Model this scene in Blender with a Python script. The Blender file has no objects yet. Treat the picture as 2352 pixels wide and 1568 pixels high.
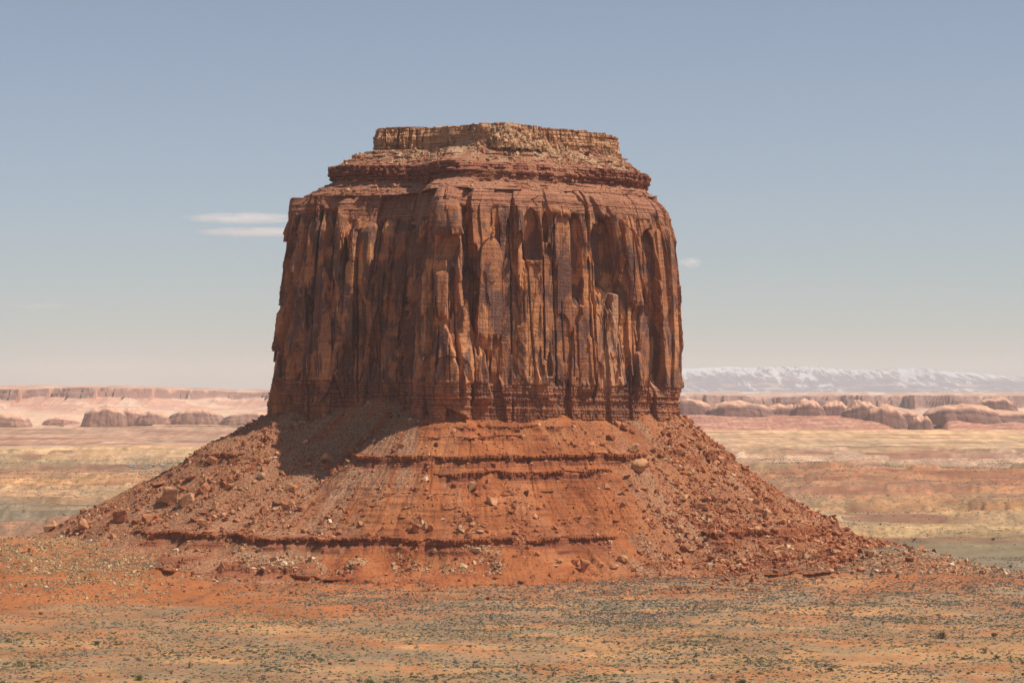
import bpy, bmesh, math, random
import numpy as np
from mathutils import Vector

sc = bpy.context.scene
C = sc.collection
rad = math.radians

# ------------------------------------------------------------------ camera
F = 5357.0            # focal length measured in pixels of a 2352 px wide frame
ZC = 125.0            # eye height above the desert floor
HOR = 900.0           # row of the horizon
cam = bpy.data.cameras.new('camera')
cam.sensor_width = 36.0
cam.lens = 36.0 * F / 2352.0
cam.shift_y = (HOR - 784.0) / 2352.0
cam.clip_start = 1.0
cam.clip_end = 200000.0
camo = bpy.data.objects.new('camera', cam)
C.objects.link(camo)
camo.location = (0, 0, ZC)
camo.rotation_euler = (rad(90), 0, 0)
sc.camera = camo

# ------------------------------------------------------------------ light
SUN_AZ = 103.0        # degrees clockwise from the viewing direction (+Y)
SUN_EL = 58.0
sc.view_settings.view_transform = 'Standard'
sc.view_settings.look = 'None'
sc.view_settings.gamma = 1.0
sc.view_settings.exposure = 0.35
sc.cycles.volume_bounces = 2
w = bpy.data.worlds.new('World')
sc.world = w
w.use_nodes = True
nt = w.node_tree
nt.nodes.clear()
sky = nt.nodes.new('ShaderNodeTexSky')
sky.sky_type = 'NISHITA'
sky.sun_disc = False
sky.sun_elevation = rad(SUN_EL)
sky.sun_rotation = rad(SUN_AZ)
sky.altitude = 1700
sky.air_density = 1.0
sky.dust_density = 2.2
sky.ozone_density = 1.5
hsv = nt.nodes.new('ShaderNodeHueSaturation')
hsv.inputs['Saturation'].default_value = 0.76
hsv.inputs['Hue'].default_value = 0.506
bg = nt.nodes.new('ShaderNodeBackground')
bg.inputs['Strength'].default_value = 0.073
wo = nt.nodes.new('ShaderNodeOutputWorld')
nt.links.new(sky.outputs[0], hsv.inputs['Color'])
nt.links.new(hsv.outputs[0], bg.inputs['Color'])
nt.links.new(bg.outputs[0], wo.inputs['Surface'])

sl = bpy.data.lights.new('sun', 'SUN')
sl.energy = 3.8
sl.angle = rad(0.55)
sl.color = (1.0, 0.945, 0.86)
so = bpy.data.objects.new('sun', sl)
C.objects.link(so)
sv = Vector((math.sin(rad(SUN_AZ)) * math.cos(rad(SUN_EL)),
             math.cos(rad(SUN_AZ)) * math.cos(rad(SUN_EL)), math.sin(rad(SUN_EL))))
so.rotation_euler = sv.to_track_quat('Z', 'Y').to_euler()
so.location = (600, 600, 900)

# ------------------------------------------------------------------ noise
def _h(ix, iy, seed):
    h = (ix.astype(np.int64) * 374761393 + iy.astype(np.int64) * 668265263 + seed * 974634777) & 0xffffffff
    h = ((h ^ (h >> 13)) * 1274126177) & 0xffffffff
    h = ((h ^ (h >> 16)) * 2246822519) & 0xffffffff
    return ((h ^ (h >> 15)) & 0xffffff) / float(0xffffff)

def cell(x, y, seed=0):
    return _h(np.floor(x), np.floor(y), seed)

def noise(x, y, seed=0):
    x, y = np.broadcast_arrays(np.asarray(x, float), np.asarray(y, float))
    ix = np.floor(x); iy = np.floor(y)
    fx = x - ix; fy = y - iy
    ux = fx * fx * fx * (fx * (fx * 6 - 15) + 10); uy = fy * fy * fy * (fy * (fy * 6 - 15) + 10)
    def g(dx, dy):
        a = _h(ix + dx, iy + dy, seed) * 6.2831853
        return np.cos(a) * (fx - dx) + np.sin(a) * (fy - dy)
    a = g(0, 0); b = g(1, 0); c = g(0, 1); d = g(1, 1)
    return ((a + (b - a) * ux) * (1 - uy) + (c + (d - c) * ux) * uy) * 1.5

def fbm(x, y, o=4, seed=0, gain=0.5):
    s = 0; a = 1.0; t = 0
    for i in range(o):
        s = s + a * noise(x * 2**i, y * 2**i, seed + i * 17); t += a; a *= gain
    return s / t * 1.4

def ridged(x, y, o=4, seed=0):
    s = 0; a = 1.0; t = 0
    for i in range(o):
        s = s + a * (1 - 2 * np.abs(noise(x * 2**i, y * 2**i, seed + i * 13))); t += a; a *= 0.5
    return s / t

def sst(a, b, x):
    t = np.clip((x - a) / (b - a), 0, 1)
    return t * t * (3 - 2 * t)

# ------------------------------------------------------------------ mesh helpers
def make_mesh(name, V, Fc, smooth=False, col=None, attrs=None):
    """V (n,3); Fc (m,k) int array; optional per vertex colours"""
    V = np.ascontiguousarray(V, dtype=np.float32); Fc = np.ascontiguousarray(Fc, dtype=np.int32)
    me = bpy.data.meshes.new(name)
    k = Fc.shape[1]
    me.vertices.add(len(V)); me.vertices.foreach_set('co', V.ravel())
    me.loops.add(Fc.size); me.loops.foreach_set('vertex_index', Fc.ravel())
    me.polygons.add(len(Fc))
    me.polygons.foreach_set('loop_start', np.arange(0, Fc.size, k, dtype=np.int32))
    me.update(calc_edges=True)
    if smooth: me.shade_smooth()
    else: me.shade_flat()
    if col is not None:
        a = me.color_attributes.new('col', 'FLOAT_COLOR', 'POINT')
        c4 = np.ones((len(V), 4), np.float32); c4[:, :3] = col
        a.data.foreach_set('color', c4.ravel())
    for n_, v_ in (attrs or {}).items():
        a = me.attributes.new(n_, 'FLOAT', 'POINT')
        a.data.foreach_set('value', np.ascontiguousarray(v_, dtype=np.float32).ravel())
    return me

def grid_faces(nr, nc, keep=None):
    i = np.arange(nr - 1)[:, None] * nc + np.arange(nc - 1)[None, :]
    f = np.stack([i, i + 1, i + nc + 1, i + nc], -1).reshape(-1, 4)
    if keep is not None: f = f[keep.ravel()]
    return f

def link(name, me, mat, parent=None, **tags):
    o = bpy.data.objects.new(name, me)
    C.objects.link(o)
    if mat is not None and not me.materials: me.materials.append(mat)
    if parent is not None: o.parent = parent
    for k, v in tags.items():
        if v: o[k] = v
    return o

def empty(name, loc, **tags):
    o = bpy.data.objects.new(name, None); C.objects.link(o); o.location = loc
    o.empty_display_size = 5
    for k, v in tags.items():
        if v: o[k] = v
    return o

# ------------------------------------------------------------------ materials
def newmat(name, rough=0.95):
    m = bpy.data.materials.new(name); m.use_nodes = True
    t = m.node_tree; b = t.nodes['Principled BSDF']
    b.inputs['Roughness'].default_value = rough
    b.inputs['Specular IOR Level'].default_value = 0.15
    return m, t, b

def N(t, kind, **kw):
    n = t.nodes.new(kind)
    for k, v in kw.items(): setattr(n, k, v)
    return n

def mapped(t, sx, sy, sz, src=None):
    mp = N(t, 'ShaderNodeMapping'); mp.inputs['Scale'].default_value = (sx, sy, sz)
    if src is None: src = N(t, 'ShaderNodeNewGeometry').outputs['Position']
    t.links.new(src, mp.inputs['Vector'])
    return mp.outputs[0]

def tnoise(t, vec, scale=1.0, detail=4.0, rough=0.55, dist=0.0):
    n = N(t, 'ShaderNodeTexNoise'); n.inputs['Scale'].default_value = scale
    n.inputs['Detail'].default_value = detail; n.inputs['Roughness'].default_value = rough
    n.inputs['Distortion'].default_value = dist
    t.links.new(vec, n.inputs['Vector'])
    return n.outputs['Fac']

def ramp(t, fac, stops, interp='LINEAR'):
    r = N(t, 'ShaderNodeValToRGB'); r.color_ramp.interpolation = interp
    e = r.color_ramp.elements
    while len(e) > 1: e.remove(e[-1])
    for i, (p, c) in enumerate(stops):
        if not hasattr(c, '__len__'): c = (c, c, c)
        x = e[0] if i == 0 else e.new(p)
        x.position = p; x.color = (c[0], c[1], c[2], 1)
    t.links.new(fac, r.inputs[0])
    return r.outputs[0]

def mix(t, fac, a, b, mode='MIX'):
    m = N(t, 'ShaderNodeMix', data_type='RGBA', blend_type=mode)
    for sock, v in ((m.inputs[0], fac), (m.inputs[6], a), (m.inputs[7], b)):
        if hasattr(v, 'is_linked'): t.links.new(v, sock)
        elif hasattr(v, '__len__'): sock.default_value = (v[0], v[1], v[2], 1)
        else: sock.default_value = v
    return m.outputs[2]

def attr(t, name):
    a = N(t, 'ShaderNodeAttribute'); a.attribute_name = name
    return a

def mth(t, op, a, b=0.0):
    m = N(t, 'ShaderNodeMath', operation=op)
    for i, v in enumerate((a, b)):
        if hasattr(v, 'is_linked'): t.links.new(v, m.inputs[i])
        else: m.inputs[i].default_value = v
    return m.outputs[0]

def bump(t, b, h, dist, strength=1.0):
    n = N(t, 'ShaderNodeBump'); n.inputs['Distance'].default_value = dist
    n.inputs['Strength'].default_value = strength
    t.links.new(h, n.inputs['Height']); t.links.new(n.outputs[0], b.inputs['Normal'])

def paint(t, b, col, k=1.12):
    t.links.new(mix(t, 1.0, col, (k, k, k), 'MULTIPLY'), b.inputs['Base Color'])

# cliff sandstone --------------------------------------------------
def mat_cliff():
    m, t, b = newmat('cliff_sandstone')
    big = tnoise(t, mapped(t, .035, .035, .012), 1, 5)
    col = ramp(t, big, [(.33, (.33, .125, .058)), (.5, (.47, .19, .083)), (.66, (.62, .275, .112))])
    # cross bedding
    bed = tnoise(t, mapped(t, .02, .02, .55), 1, 4, .6, .4)
    col = mix(t, .5, col, ramp(t, bed, [(.35, .62), (.65, 1.22)]), 'MULTIPLY')
    # desert varnish: large dark patches that run down the face
    v1 = tnoise(t, mapped(t, .075, .075, .034), 1, 6, .6, .8)
    v2 = tnoise(t, mapped(t, .30, .30, .012), 1, 3, .6)
    vv = mth(t, 'ADD', mth(t, 'MULTIPLY', v1, .86), mth(t, 'MULTIPLY', v2, .14))
    vm = ramp(t, vv, [(.475, 0.0), (.53, .80)])
    col = mix(t, vm, col, (.125, .062, .050))
    # grey purple film
    v3 = ramp(t, tnoise(t, mapped(t, .05, .05, .028), 2.3, 4, .6, .5), [(.52, 0.0), (.64, .5)])
    col = mix(t, v3, col, (.205, .115, .095))
    # thin streaks
    st = tnoise(t, mapped(t, 1.5, 1.5, .02), 1, 2)
    col = mix(t, ramp(t, st, [(.62, 0.0), (.74, .22)]), col, (.50, .255, .145))
    col = mix(t, ramp(t, st, [(.26, .22), (.38, 0.0)]), col, (.11, .05, .035))
    # pale washed chutes
    pale = attr(t, 'pale').outputs['Fac']
    pn = ramp(t, tnoise(t, mapped(t, .5, .5, .03), 1, 4, .6), [(.44, 0.0), (.52, 1.0)])
    col = mix(t, mth(t, 'MULTIPLY', pale, pn), col, (.55, .30, .17))
    # bedded base and top bands
    z1 = attr(t, 'base').outputs['Fac']
    bb = tnoise(t, mapped(t, .02, .02, .9), 1, 3, .6)
    cb = ramp(t, bb, [(.36, (.17, .062, .040)), (.5, (.30, .115, .062)), (.64, (.40, .165, .085))])
    col = mix(t, mth(t, 'MULTIPLY', z1, .6), col, cb)
    z2 = attr(t, 'top').outputs['Fac']
    tb = tnoise(t, mapped(t, .015, .015, 1.1), 1, 4, .65)
    ct = ramp(t, tb, [(.34, (.215, .078, .045)), (.5, (.37, .155, .085)), (.60, (.44, .20, .115)), (.68, (.56, .36, .26))])
    col = mix(t, mth(t, 'MULTIPLY', z2, .85), col, ct)
    col = mix(t, .35, col, ramp(t, tnoise(t, mapped(t, 1, 1, 1), 1.3, 3), [(.3, .6), (.7, 1.35)]), 'MULTIPLY')
    paint(t, b, col, 1.02)
    h = tnoise(t, mapped(t, 1, 1, .6), .8, 5, .65)
    bump(t, b, h, .9, .6)
    return m

def mat_upper():
    m, t, b = newmat('shale_and_caprock')
    slope = attr(t, 'slope').outputs['Fac']; cap = attr(t, 'cap').outputs['Fac']
    bd = tnoise(t, mapped(t, .012, .012, 1.0), 1, 4, .65)
    ledge = ramp(t, bd, [(.34, (.14, .048, .030)), (.5, (.27, .094, .052)), (.66, (.36, .150, .085))])
    sn = tnoise(t, mapped(t, .8, .8, .8), 1, 4, .7)
    soil = ramp(t, sn, [(.33, (.19, .085, .052)), (.5, (.33, .140, .078)), (.62, (.40, .190, .105)), (.72, (.50, .35, .22))])
    col = mix(t, slope, ledge, soil)
    cn = tnoise(t, mapped(t, .05, .05, .7), 1, 5, .65)
    cc = ramp(t, cn, [(.32, (.24, .105, .055)), (.44, (.42, .20, .098)), (.56, (.54, .295, .15)), (.70, (.60, .40, .24))])
    dv = ramp(t, tnoise(t, mapped(t, .18, .18, .12), 1, 4, .6), [(.54, 0.0), (.63, .7)])
    cc = mix(t, dv, cc, (.16, .085, .055))
    col = mix(t, cap, col, cc)
    rub = attr(t, 'rubble').outputs['Fac']
    rn = ramp(t, tnoise(t, mapped(t, .9, .9, .9), 1, 3, .7), [(.42, (.30, .16, .085)), (.55, (.50, .33, .19)), (.65, (.58, .44, .29))])
    col = mix(t, mth(t, 'MULTIPLY', rub, .8), col, rn)
    paint(t, b, col)
    bump(t, b, tnoise(t, mapped(t, 1, 1, 1.6), .9, 5, .7), .9, .7)
    return m

def mat_talus():
    m, t, b = newmat('talus_soil')
    a = tnoise(t, mapped(t, .03, .03, .03), 1, 5)
    col = ramp(t, a, [(.35, (.285, .082, .028)), (.5, (.375, .118, .040)), (.65, (.44, .155, .056))])
    # pale grey-brown scree
    sc_ = attr(t, 'scree').outputs['Fac']
    n2 = tnoise(t, mapped(t, .7, .7, .7), 1, 4, .75)
    scc = ramp(t, n2, [(.36, (.16, .075, .042)), (.5, (.33, .160, .085)), (.64, (.45, .27, .16))])
    col = mix(t, mth(t, 'MULTIPLY', sc_, .8), col, scc)
    # faint beds
    z = tnoise(t, mapped(t, .01, .01, .9), 1, 3, .6)
    bed = attr(t, 'bed').outputs['Fac']
    col = mix(t, mth(t, 'MULTIPLY', bed, .45), col, mix(t, 1.0, col, ramp(t, z, [(.38, .52), (.6, 1.12)]), 'MULTIPLY'))
    rk = attr(t, 'rock').outputs['Fac']
    col = mix(t, mth(t, 'MULTIPLY', rk, .85), col, ramp(t, z, [(.38, (.14, .042, .022)), (.6, (.32, .10, .045))]))
    col = mix(t, .45, col, ramp(t, tnoise(t, mapped(t, 1, 1, 1), 1.4, 4, .7), [(.3, .55), (.7, 1.4)]), 'MULTIPLY')
    paint(t, b, col, 1.02)
    bump(t, b, tnoise(t, mapped(t, 1, 1, 1), .9, 5, .7), .8, .7)
    return m

def mat_ground():
    m, t, b = newmat('desert_ground')
    c = attr(t, 'col').outputs['Color']
    # speckle of small shrubs and stones on distant ground, grain nearby
    n = tnoise(t, mapped(t, 1, 1, 1), .55, 5, .8)
    c = mix(t, .65, c, ramp(t, n, [(.32, .62), (.68, 1.38)]), 'MULTIPLY')
    fl = tnoise(t, mapped(t, .014, .014, .014), 1, 8, .74)
    c = mix(t, .7, c, ramp(t, fl, [(.3, .55), (.7, 1.42)]), 'MULTIPLY')
    sp = ramp(t, tnoise(t, mapped(t, 1, 1, 1), .16, 3, .8), [(.525, 0.0), (.56, 1.0)])
    sh = attr(t, 'shrubby').outputs['Fac']
    c = mix(t, mth(t, 'MULTIPLY', sp, sh), c, (.17, .13, .085))
    st = attr(t, 'near').outputs['Fac']
    g1 = ramp(t, tnoise(t, mapped(t, 1, 1, 1), .33, 5, .75), [(.49, 0.0), (.56, .75)])
    c = mix(t, mth(t, 'MULTIPLY', g1, st), c, (.37, .28, .15))
    g2 = ramp(t, tnoise(t, mapped(t, 1, 1, 1), .45, 4, .8), [(.53, 0.0), (.60, .7)])
    c = mix(t, mth(t, 'MULTIPLY', g2, st), c, (.20, .165, .11))
    t.links.new(c, b.inputs['Base Color'])
    bump(t, b, n, .35, .5)
    return m

def mat_colattr(name, var=.35, scale=1.0, bumpd=0.0):
    m, t, b = newmat(name)
    c = attr(t, 'col').outputs['Color']
    n = tnoise(t, mapped(t, 1, 1, 1), scale, 4, .65)
    c = mix(t, var, c, ramp(t, n, [(.3, .55), (.7, 1.45)]), 'MULTIPLY')
    paint(t, b, c, 1.08)
    if bumpd: bump(t, b, n, bumpd, .8)
    return m

def mat_rock(name, lo, mid, hi, varnish=.5):
    m, t, b = newmat(name)
    n = tnoise(t, mapped(t, .12, .12, .5), 1, 5, .6)
    c = ramp(t, n, [(.35, lo), (.5, mid), (.65, hi)])
    v = ramp(t, tnoise(t, mapped(t, .2, .2, .2), 1, 4, .6), [(.54, 0.0), (.62, varnish)])
    c = mix(t, v, c, (.13, .06, .04))
    c = mix(t, .4, c, ramp(t, tnoise(t, mapped(t, 1, 1, 1), 1.6, 4, .7), [(.3, .6), (.7, 1.35)]), 'MULTIPLY')
    paint(t, b, c, 1.15)
    bump(t, b, tnoise(t, mapped(t, 1, 1, 1.5), 1.2, 5, .65), .5, .8)
    return m

M_cliff = mat_cliff(); M_upper = mat_upper(); M_talus = mat_talus(); M_ground = mat_ground()
M_stones = mat_colattr('loose_stone', .4, 1.7)
M_plants = mat_colattr('desert_foliage', .4, 3.0)
M_red = mat_rock('red_boulder', (.26, .085, .038), (.36, .135, .060), (.45, .185, .085))
M_tan = mat_rock('tan_boulder', (.36, .165, .075), (.47, .225, .105), (.56, .30, .15), .25)
M_pale = mat_rock('pale_boulder', (.40, .24, .13), (.52, .34, .19), (.60, .43, .27), .2)

# ------------------------------------------------------------------ the butte's plan
BASE = np.array([(-185, 1790), (-182, 1752), (-171, 1738), (-163, 1728), (-146, 1727), (-138, 1720), (-112, 1716), (-92, 1708),
                 (-80, 1703), (-70, 1690), (-67, 1665), (-63, 1643), (-52, 1634), (-39, 1634), (-33, 1641), (-31, 1652),
                 (-12, 1655), (8, 1661), (30, 1668), (52, 1678), (75, 1690), (98, 1704), (112, 1714), (123, 1731),
                 (128, 1755), (123, 1800), (92, 1870), (0, 1920), (-120, 1920), (-178, 1860)], float)
CAP = np.array([(-103, 1788), (-104, 1762), (-101, 1753), (-97, 1750), (-91, 1748), (-87, 1747), (-79, 1745), (-73, 1744),
                (-66, 1742), (-58, 1738), (-50, 1730), (-44, 1723), (-36, 1716), (-28, 1710), (-22, 1707), (-18, 1706),
                (-6, 1705), (8, 1708), (20, 1713), (32, 1719), (45, 1726), (60, 1734), (70, 1740), (79, 1752),
                (81, 1768), (76, 1795), (55, 1830), (-10, 1850), (-70, 1850), (-99, 1830)], float)
TILT = -0.022

def polydist(x, y, P=BASE):
    """signed distance to the plan outline, negative inside"""
    x = np.asarray(x, float); y = np.asarray(y, float)
    best = np.full(x.shape, 1e18); ins = np.zeros(x.shape, bool)
    n = len(P)
    for i in range(n):
        ax, ay = P[i]; bx, by = P[(i + 1) % n]
        dx, dy = bx - ax, by - ay
        tt = np.clip(((x - ax) * dx + (y - ay) * dy) / (dx * dx + dy * dy), 0, 1)
        d2 = (x - ax - tt * dx)**2 + (y - ay - tt * dy)**2
        best = np.minimum(best, d2)
        cr = (ay > y) != (by > y)
        with np.errstate(divide='ignore', invalid='ignore'):
            xi = (bx - ax) * (y - ay) / (by - ay + 1e-12) + ax
        ins ^= cr & (x < xi)
    d = np.sqrt(best)
    return np.where(ins, -d, d)

# ------------------------------------------------------------------ terrain functions
STEPS = [(-232, -166, 1492, 3.2), (-148, -92, 1474, 3.6), (150, 215, 1500, 2.2)]

def G(x, y):
    """height of the desert floor"""
    x = np.asarray(x, float); y = np.asarray(y, float)
    z = np.interp(y, [-500, 900, 1250, 1400, 1500, 1640, 1800, 2100, 2600], [0, 0, 0, 1.5, 5, 5, -9, -14, -14])
    yr = y - 1700
    ridge = np.exp(-(yr / np.where(yr < 0, 150, 75))**2)
    z = z + 17 * ridge * sst(-120, -260, x)
    z = z + 9 * np.exp(-((y - 1660) / 90)**2) * np.exp(-((x - 265) / 48)**2) - 9 * sst(290, 375, x) * sst(1300, 1500, y) * sst(1900, 1700, y)
    fade = sst(2600, 1700, y) * sst(400, 950, y)
    z = z + fade * (2.2 * fbm(x / 90, y / 70, 4, 5) + (1.0 + 1.6 * sst(-40, -120, x) + 1.2 * sst(120, 200, x)) * ridged(x / 45 + 3, y / 30, 3, 9) * sst(1250, 1420, y))
    # shallow gullies on the apron
    z = z - fade * 2.2 * np.clip(ridged(x / 55 + .3 * noise(x / 30, y / 30, 3), y / 160, 2, 41), 0, 1)**3 * sst(1330, 1430, y)
    for (xa, xb, yl, hh_) in STEPS:
        yy_ = y - yl - 6 * noise(x / 30, x * 0, 91) - 1.5 * noise(x / 7, x * 0, 92)
        z = z + hh_ * sst(xa - 12, xa + 6, x) * sst(xb + 12, xb - 6, x) * sst(-.8, .8, yy_) * np.exp(-np.clip(yy_, 0, 500) / 45)
    # small badland breaks on the far plain
    far = sst(2000, 2400, y) * sst(6500, 5000, y)
    z = z + far * (5 * fbm(x / 500, y / 300, 4, 71) + 7 * sst(.12, .17, fbm(x / 420, y / 200, 4, 77)) + 6 * sst(-.08, -.03, fbm(x / 300, y / 160, 4, 78)))
    z = z + 9 * sst(2500, 3400, y) * sst(4300, 3800, y) * sst(200, 500, x)
    return z

def talus(x, y, full=False):
    x = np.asarray(x, float); y = np.asarray(y, float)
    d = polydist(x, y)
    th = np.arctan2(x + 25, 1790 - y)                      # 0 towards the camera
    n1 = fbm(x / 70, y / 70, 3, 21)
    fac = 1 - 0.20 * sst(-90, -210, x) + 0.03 * sst(100, 200, x)
    dd = d * fac * (1 + 0.05 * n1) + 3 * n1
    z = np.interp(dd, [-12, 0, 15, 33, 70, 110, 130, 150, 190, 260], [116, 107, 97, 84.5, 56, 28, 18, 11, -1, -18])
    zr = np.interp(d * (1 + .04 * n1) + 3 * n1, [-12, 0, 15, 33, 70, 110, 130, 155, 190, 260], [116, 107, 96, 80, 51, 27, 20, 13, 3, -14])
    wr = sst(50, 125, x)
    z = z * (1 - wr) + zr * wr
    z = z + TILT * x * .5 * (1 - .6 * wr)
    z = z + 15 * np.exp(-((x + 93) / 36)**2) * np.exp(-np.clip(d, 0, 99) / 26) * sst(1600, 1690, y)
    z = z + 5 * np.exp(-((x - 30) / 14)**2) * np.exp(-np.clip(d, 0, 99) / 9)
    z = z + 5 * np.exp(-((x - 100) / 14)**2) * np.exp(-np.clip(d, 0, 99) / 12)
    # gullies running down slope
    R = 190.0
    s = th * R
    gl = ridged(s / 17 + .5 * noise(s / 30, d / 40, 2), d / 130, 3, 31)
    amp = sst(5, 60, d) * (1.6 + 1.2 * sst(-.2, .5, noise(s / 60, d / 90, 8)))
    z = z - amp * (gl - .35) * .9
    cone = np.abs(noise(s / 22 + 7, .3 + d * 0.001, 57))
    z = z - 9 * cone * sst(112, 128, dd) * sst(165, 140, dd)
    z = z - .95 * np.clip(ridged(s / 5.5 + .3 * noise(s / 8, d / 20, 64), d / 45, 2, 63), 0, 1) * sst(8, 30, d)
    z = z + 1.0 * fbm(x / 9, y / 9, 4, 61) + .35 * fbm(x / 2.2, y / 2.2, 2, 62)
    rock = np.zeros_like(z)
    # hard ledges
    jag = .9 * noise(x / 7, y / 7, 11) + .25 * (cell(s / 4.2 + .3 * noise(s / 9, y * 0, 4), d * 0, 12) - .5) + 1.6 * noise(s / 26, d * 0, 14)
    def ledge(z, rock, zl, h, back, mask, jz):
        zz = z - zl - jz
        up = h * np.exp(-np.clip(zz, 0, 99) / back) * sst(-.35, .35, zz) * mask
        rock = np.maximum(rock, mask * sst(-.5 - h * 1.2, -.3, zz + 0) * sst(.9 + h, .3 + h * .6, zz))
        return z + up, rock
    px = 1176 + F * x / y
    m_main = sst(800, 850, px) * sst(1490, 1440, px)
    m_e = sst(1560, 1640, px) + sst(560, 520, px)
    mA = np.clip(m_main + m_e * .8 + .5 * sst(.1, .3, noise(s / 20, d * 0, 15)) * .7, 0, 1)
    bk = sst(-.35, .0, noise(s / 9, d * 0, 16) + .25)
    z, rock = ledge(z, rock, 76.5, 2.8, 8, mA * (.55 + .45 * bk), jag)
    z, rock = ledge(z, rock, 73.2, 2.2, 5, mA * (.3 + .7 * sst(-.2, .1, noise(s / 14, d * 0, 18))), jag * 1.2 + .5)
    mB = sst(1000, 1040, px) * sst(1400, 1370, px)
    z, rock = ledge(z, rock, 66.5, 2.6, 6, mB * sst(-.3, .0, noise(s / 15, d * 0, 19) + .15), jag * 1.3 - 1)
    mU = sst(960, 1010, px) * sst(1340, 1280, px)
    z, rock = ledge(z, rock, 91.0, 1.8, 4, mU * sst(-.1, .2, noise(s / 16, d * 0, 23)), jag)
    z, rock = ledge(z, rock, 98.0, 1.4, 4, mU * sst(-.15, .15, noise(s / 13, d * 0, 24)), jag)
    mC = np.clip(sst(300, 340, px) * sst(1420, 1380, px) + sst(1610, 1640, px), 0, 1)
    drop = 3.6 + 2.2 * noise(s / 40, d * 0, 25)
    z, rock = ledge(z, rock, 24.5 + 2.0 * noise(s / 60, d * 0, 26), drop, 7, mC * (.35 + .65 * sst(-.45, -.1, noise(s / 18, d * 0, 27))), jag)
    z, rock = ledge(z, rock, 20.5, 1.8, 4, mC * sst(-.1, .1, noise(s / 20, d * 0, 28)), jag)
    mD = sst(340, 380, px) * sst(840, 800, px) + sst(1690, 1740, px) * sst(1960, 1900, px)
    z, rock = ledge(z, rock, 10.5 + 1.5 * noise(s / 50, d * 0, 29), 3.2, 6, mD * sst(-.25, -.05, noise(s / 24, d * 0, 30)), jag * .8)
    # thin beds etched in the clean lower front slope
    mF = sst(720, 800, px) * sst(1500, 1400, px)
    for k, zl in enumerate((34, 38.5, 42.5, 46, 50, 54.5, 59, 62.5)):
        z, rock2 = ledge(z, rock, zl, .75, 1.8, mF * sst(-.1, .15, noise(s / 15, d * 0 + k, 33)), jag * .35)
        rock = np.maximum(rock, (rock2 - rock) * .5 + rock)
    if full: return z, d, dd, s, px, rock
    return z

def H(x, y):
    return np.maximum(G(x, y), talus(x, y))

def hit(px, py, y0=950.0, y1=2600.0, fn=H):
    """point of the ground seen at a place of the picture"""
    Y = np.arange(y0, y1, 1.0)
    X = (px - 1176) / F * Y; Z = ZC - (py - HOR) / F * Y
    g = fn(X, Y)
    k = np.argmax(g >= Z)
    return float(X[k]), float(Y[k]), float(g[k])

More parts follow.
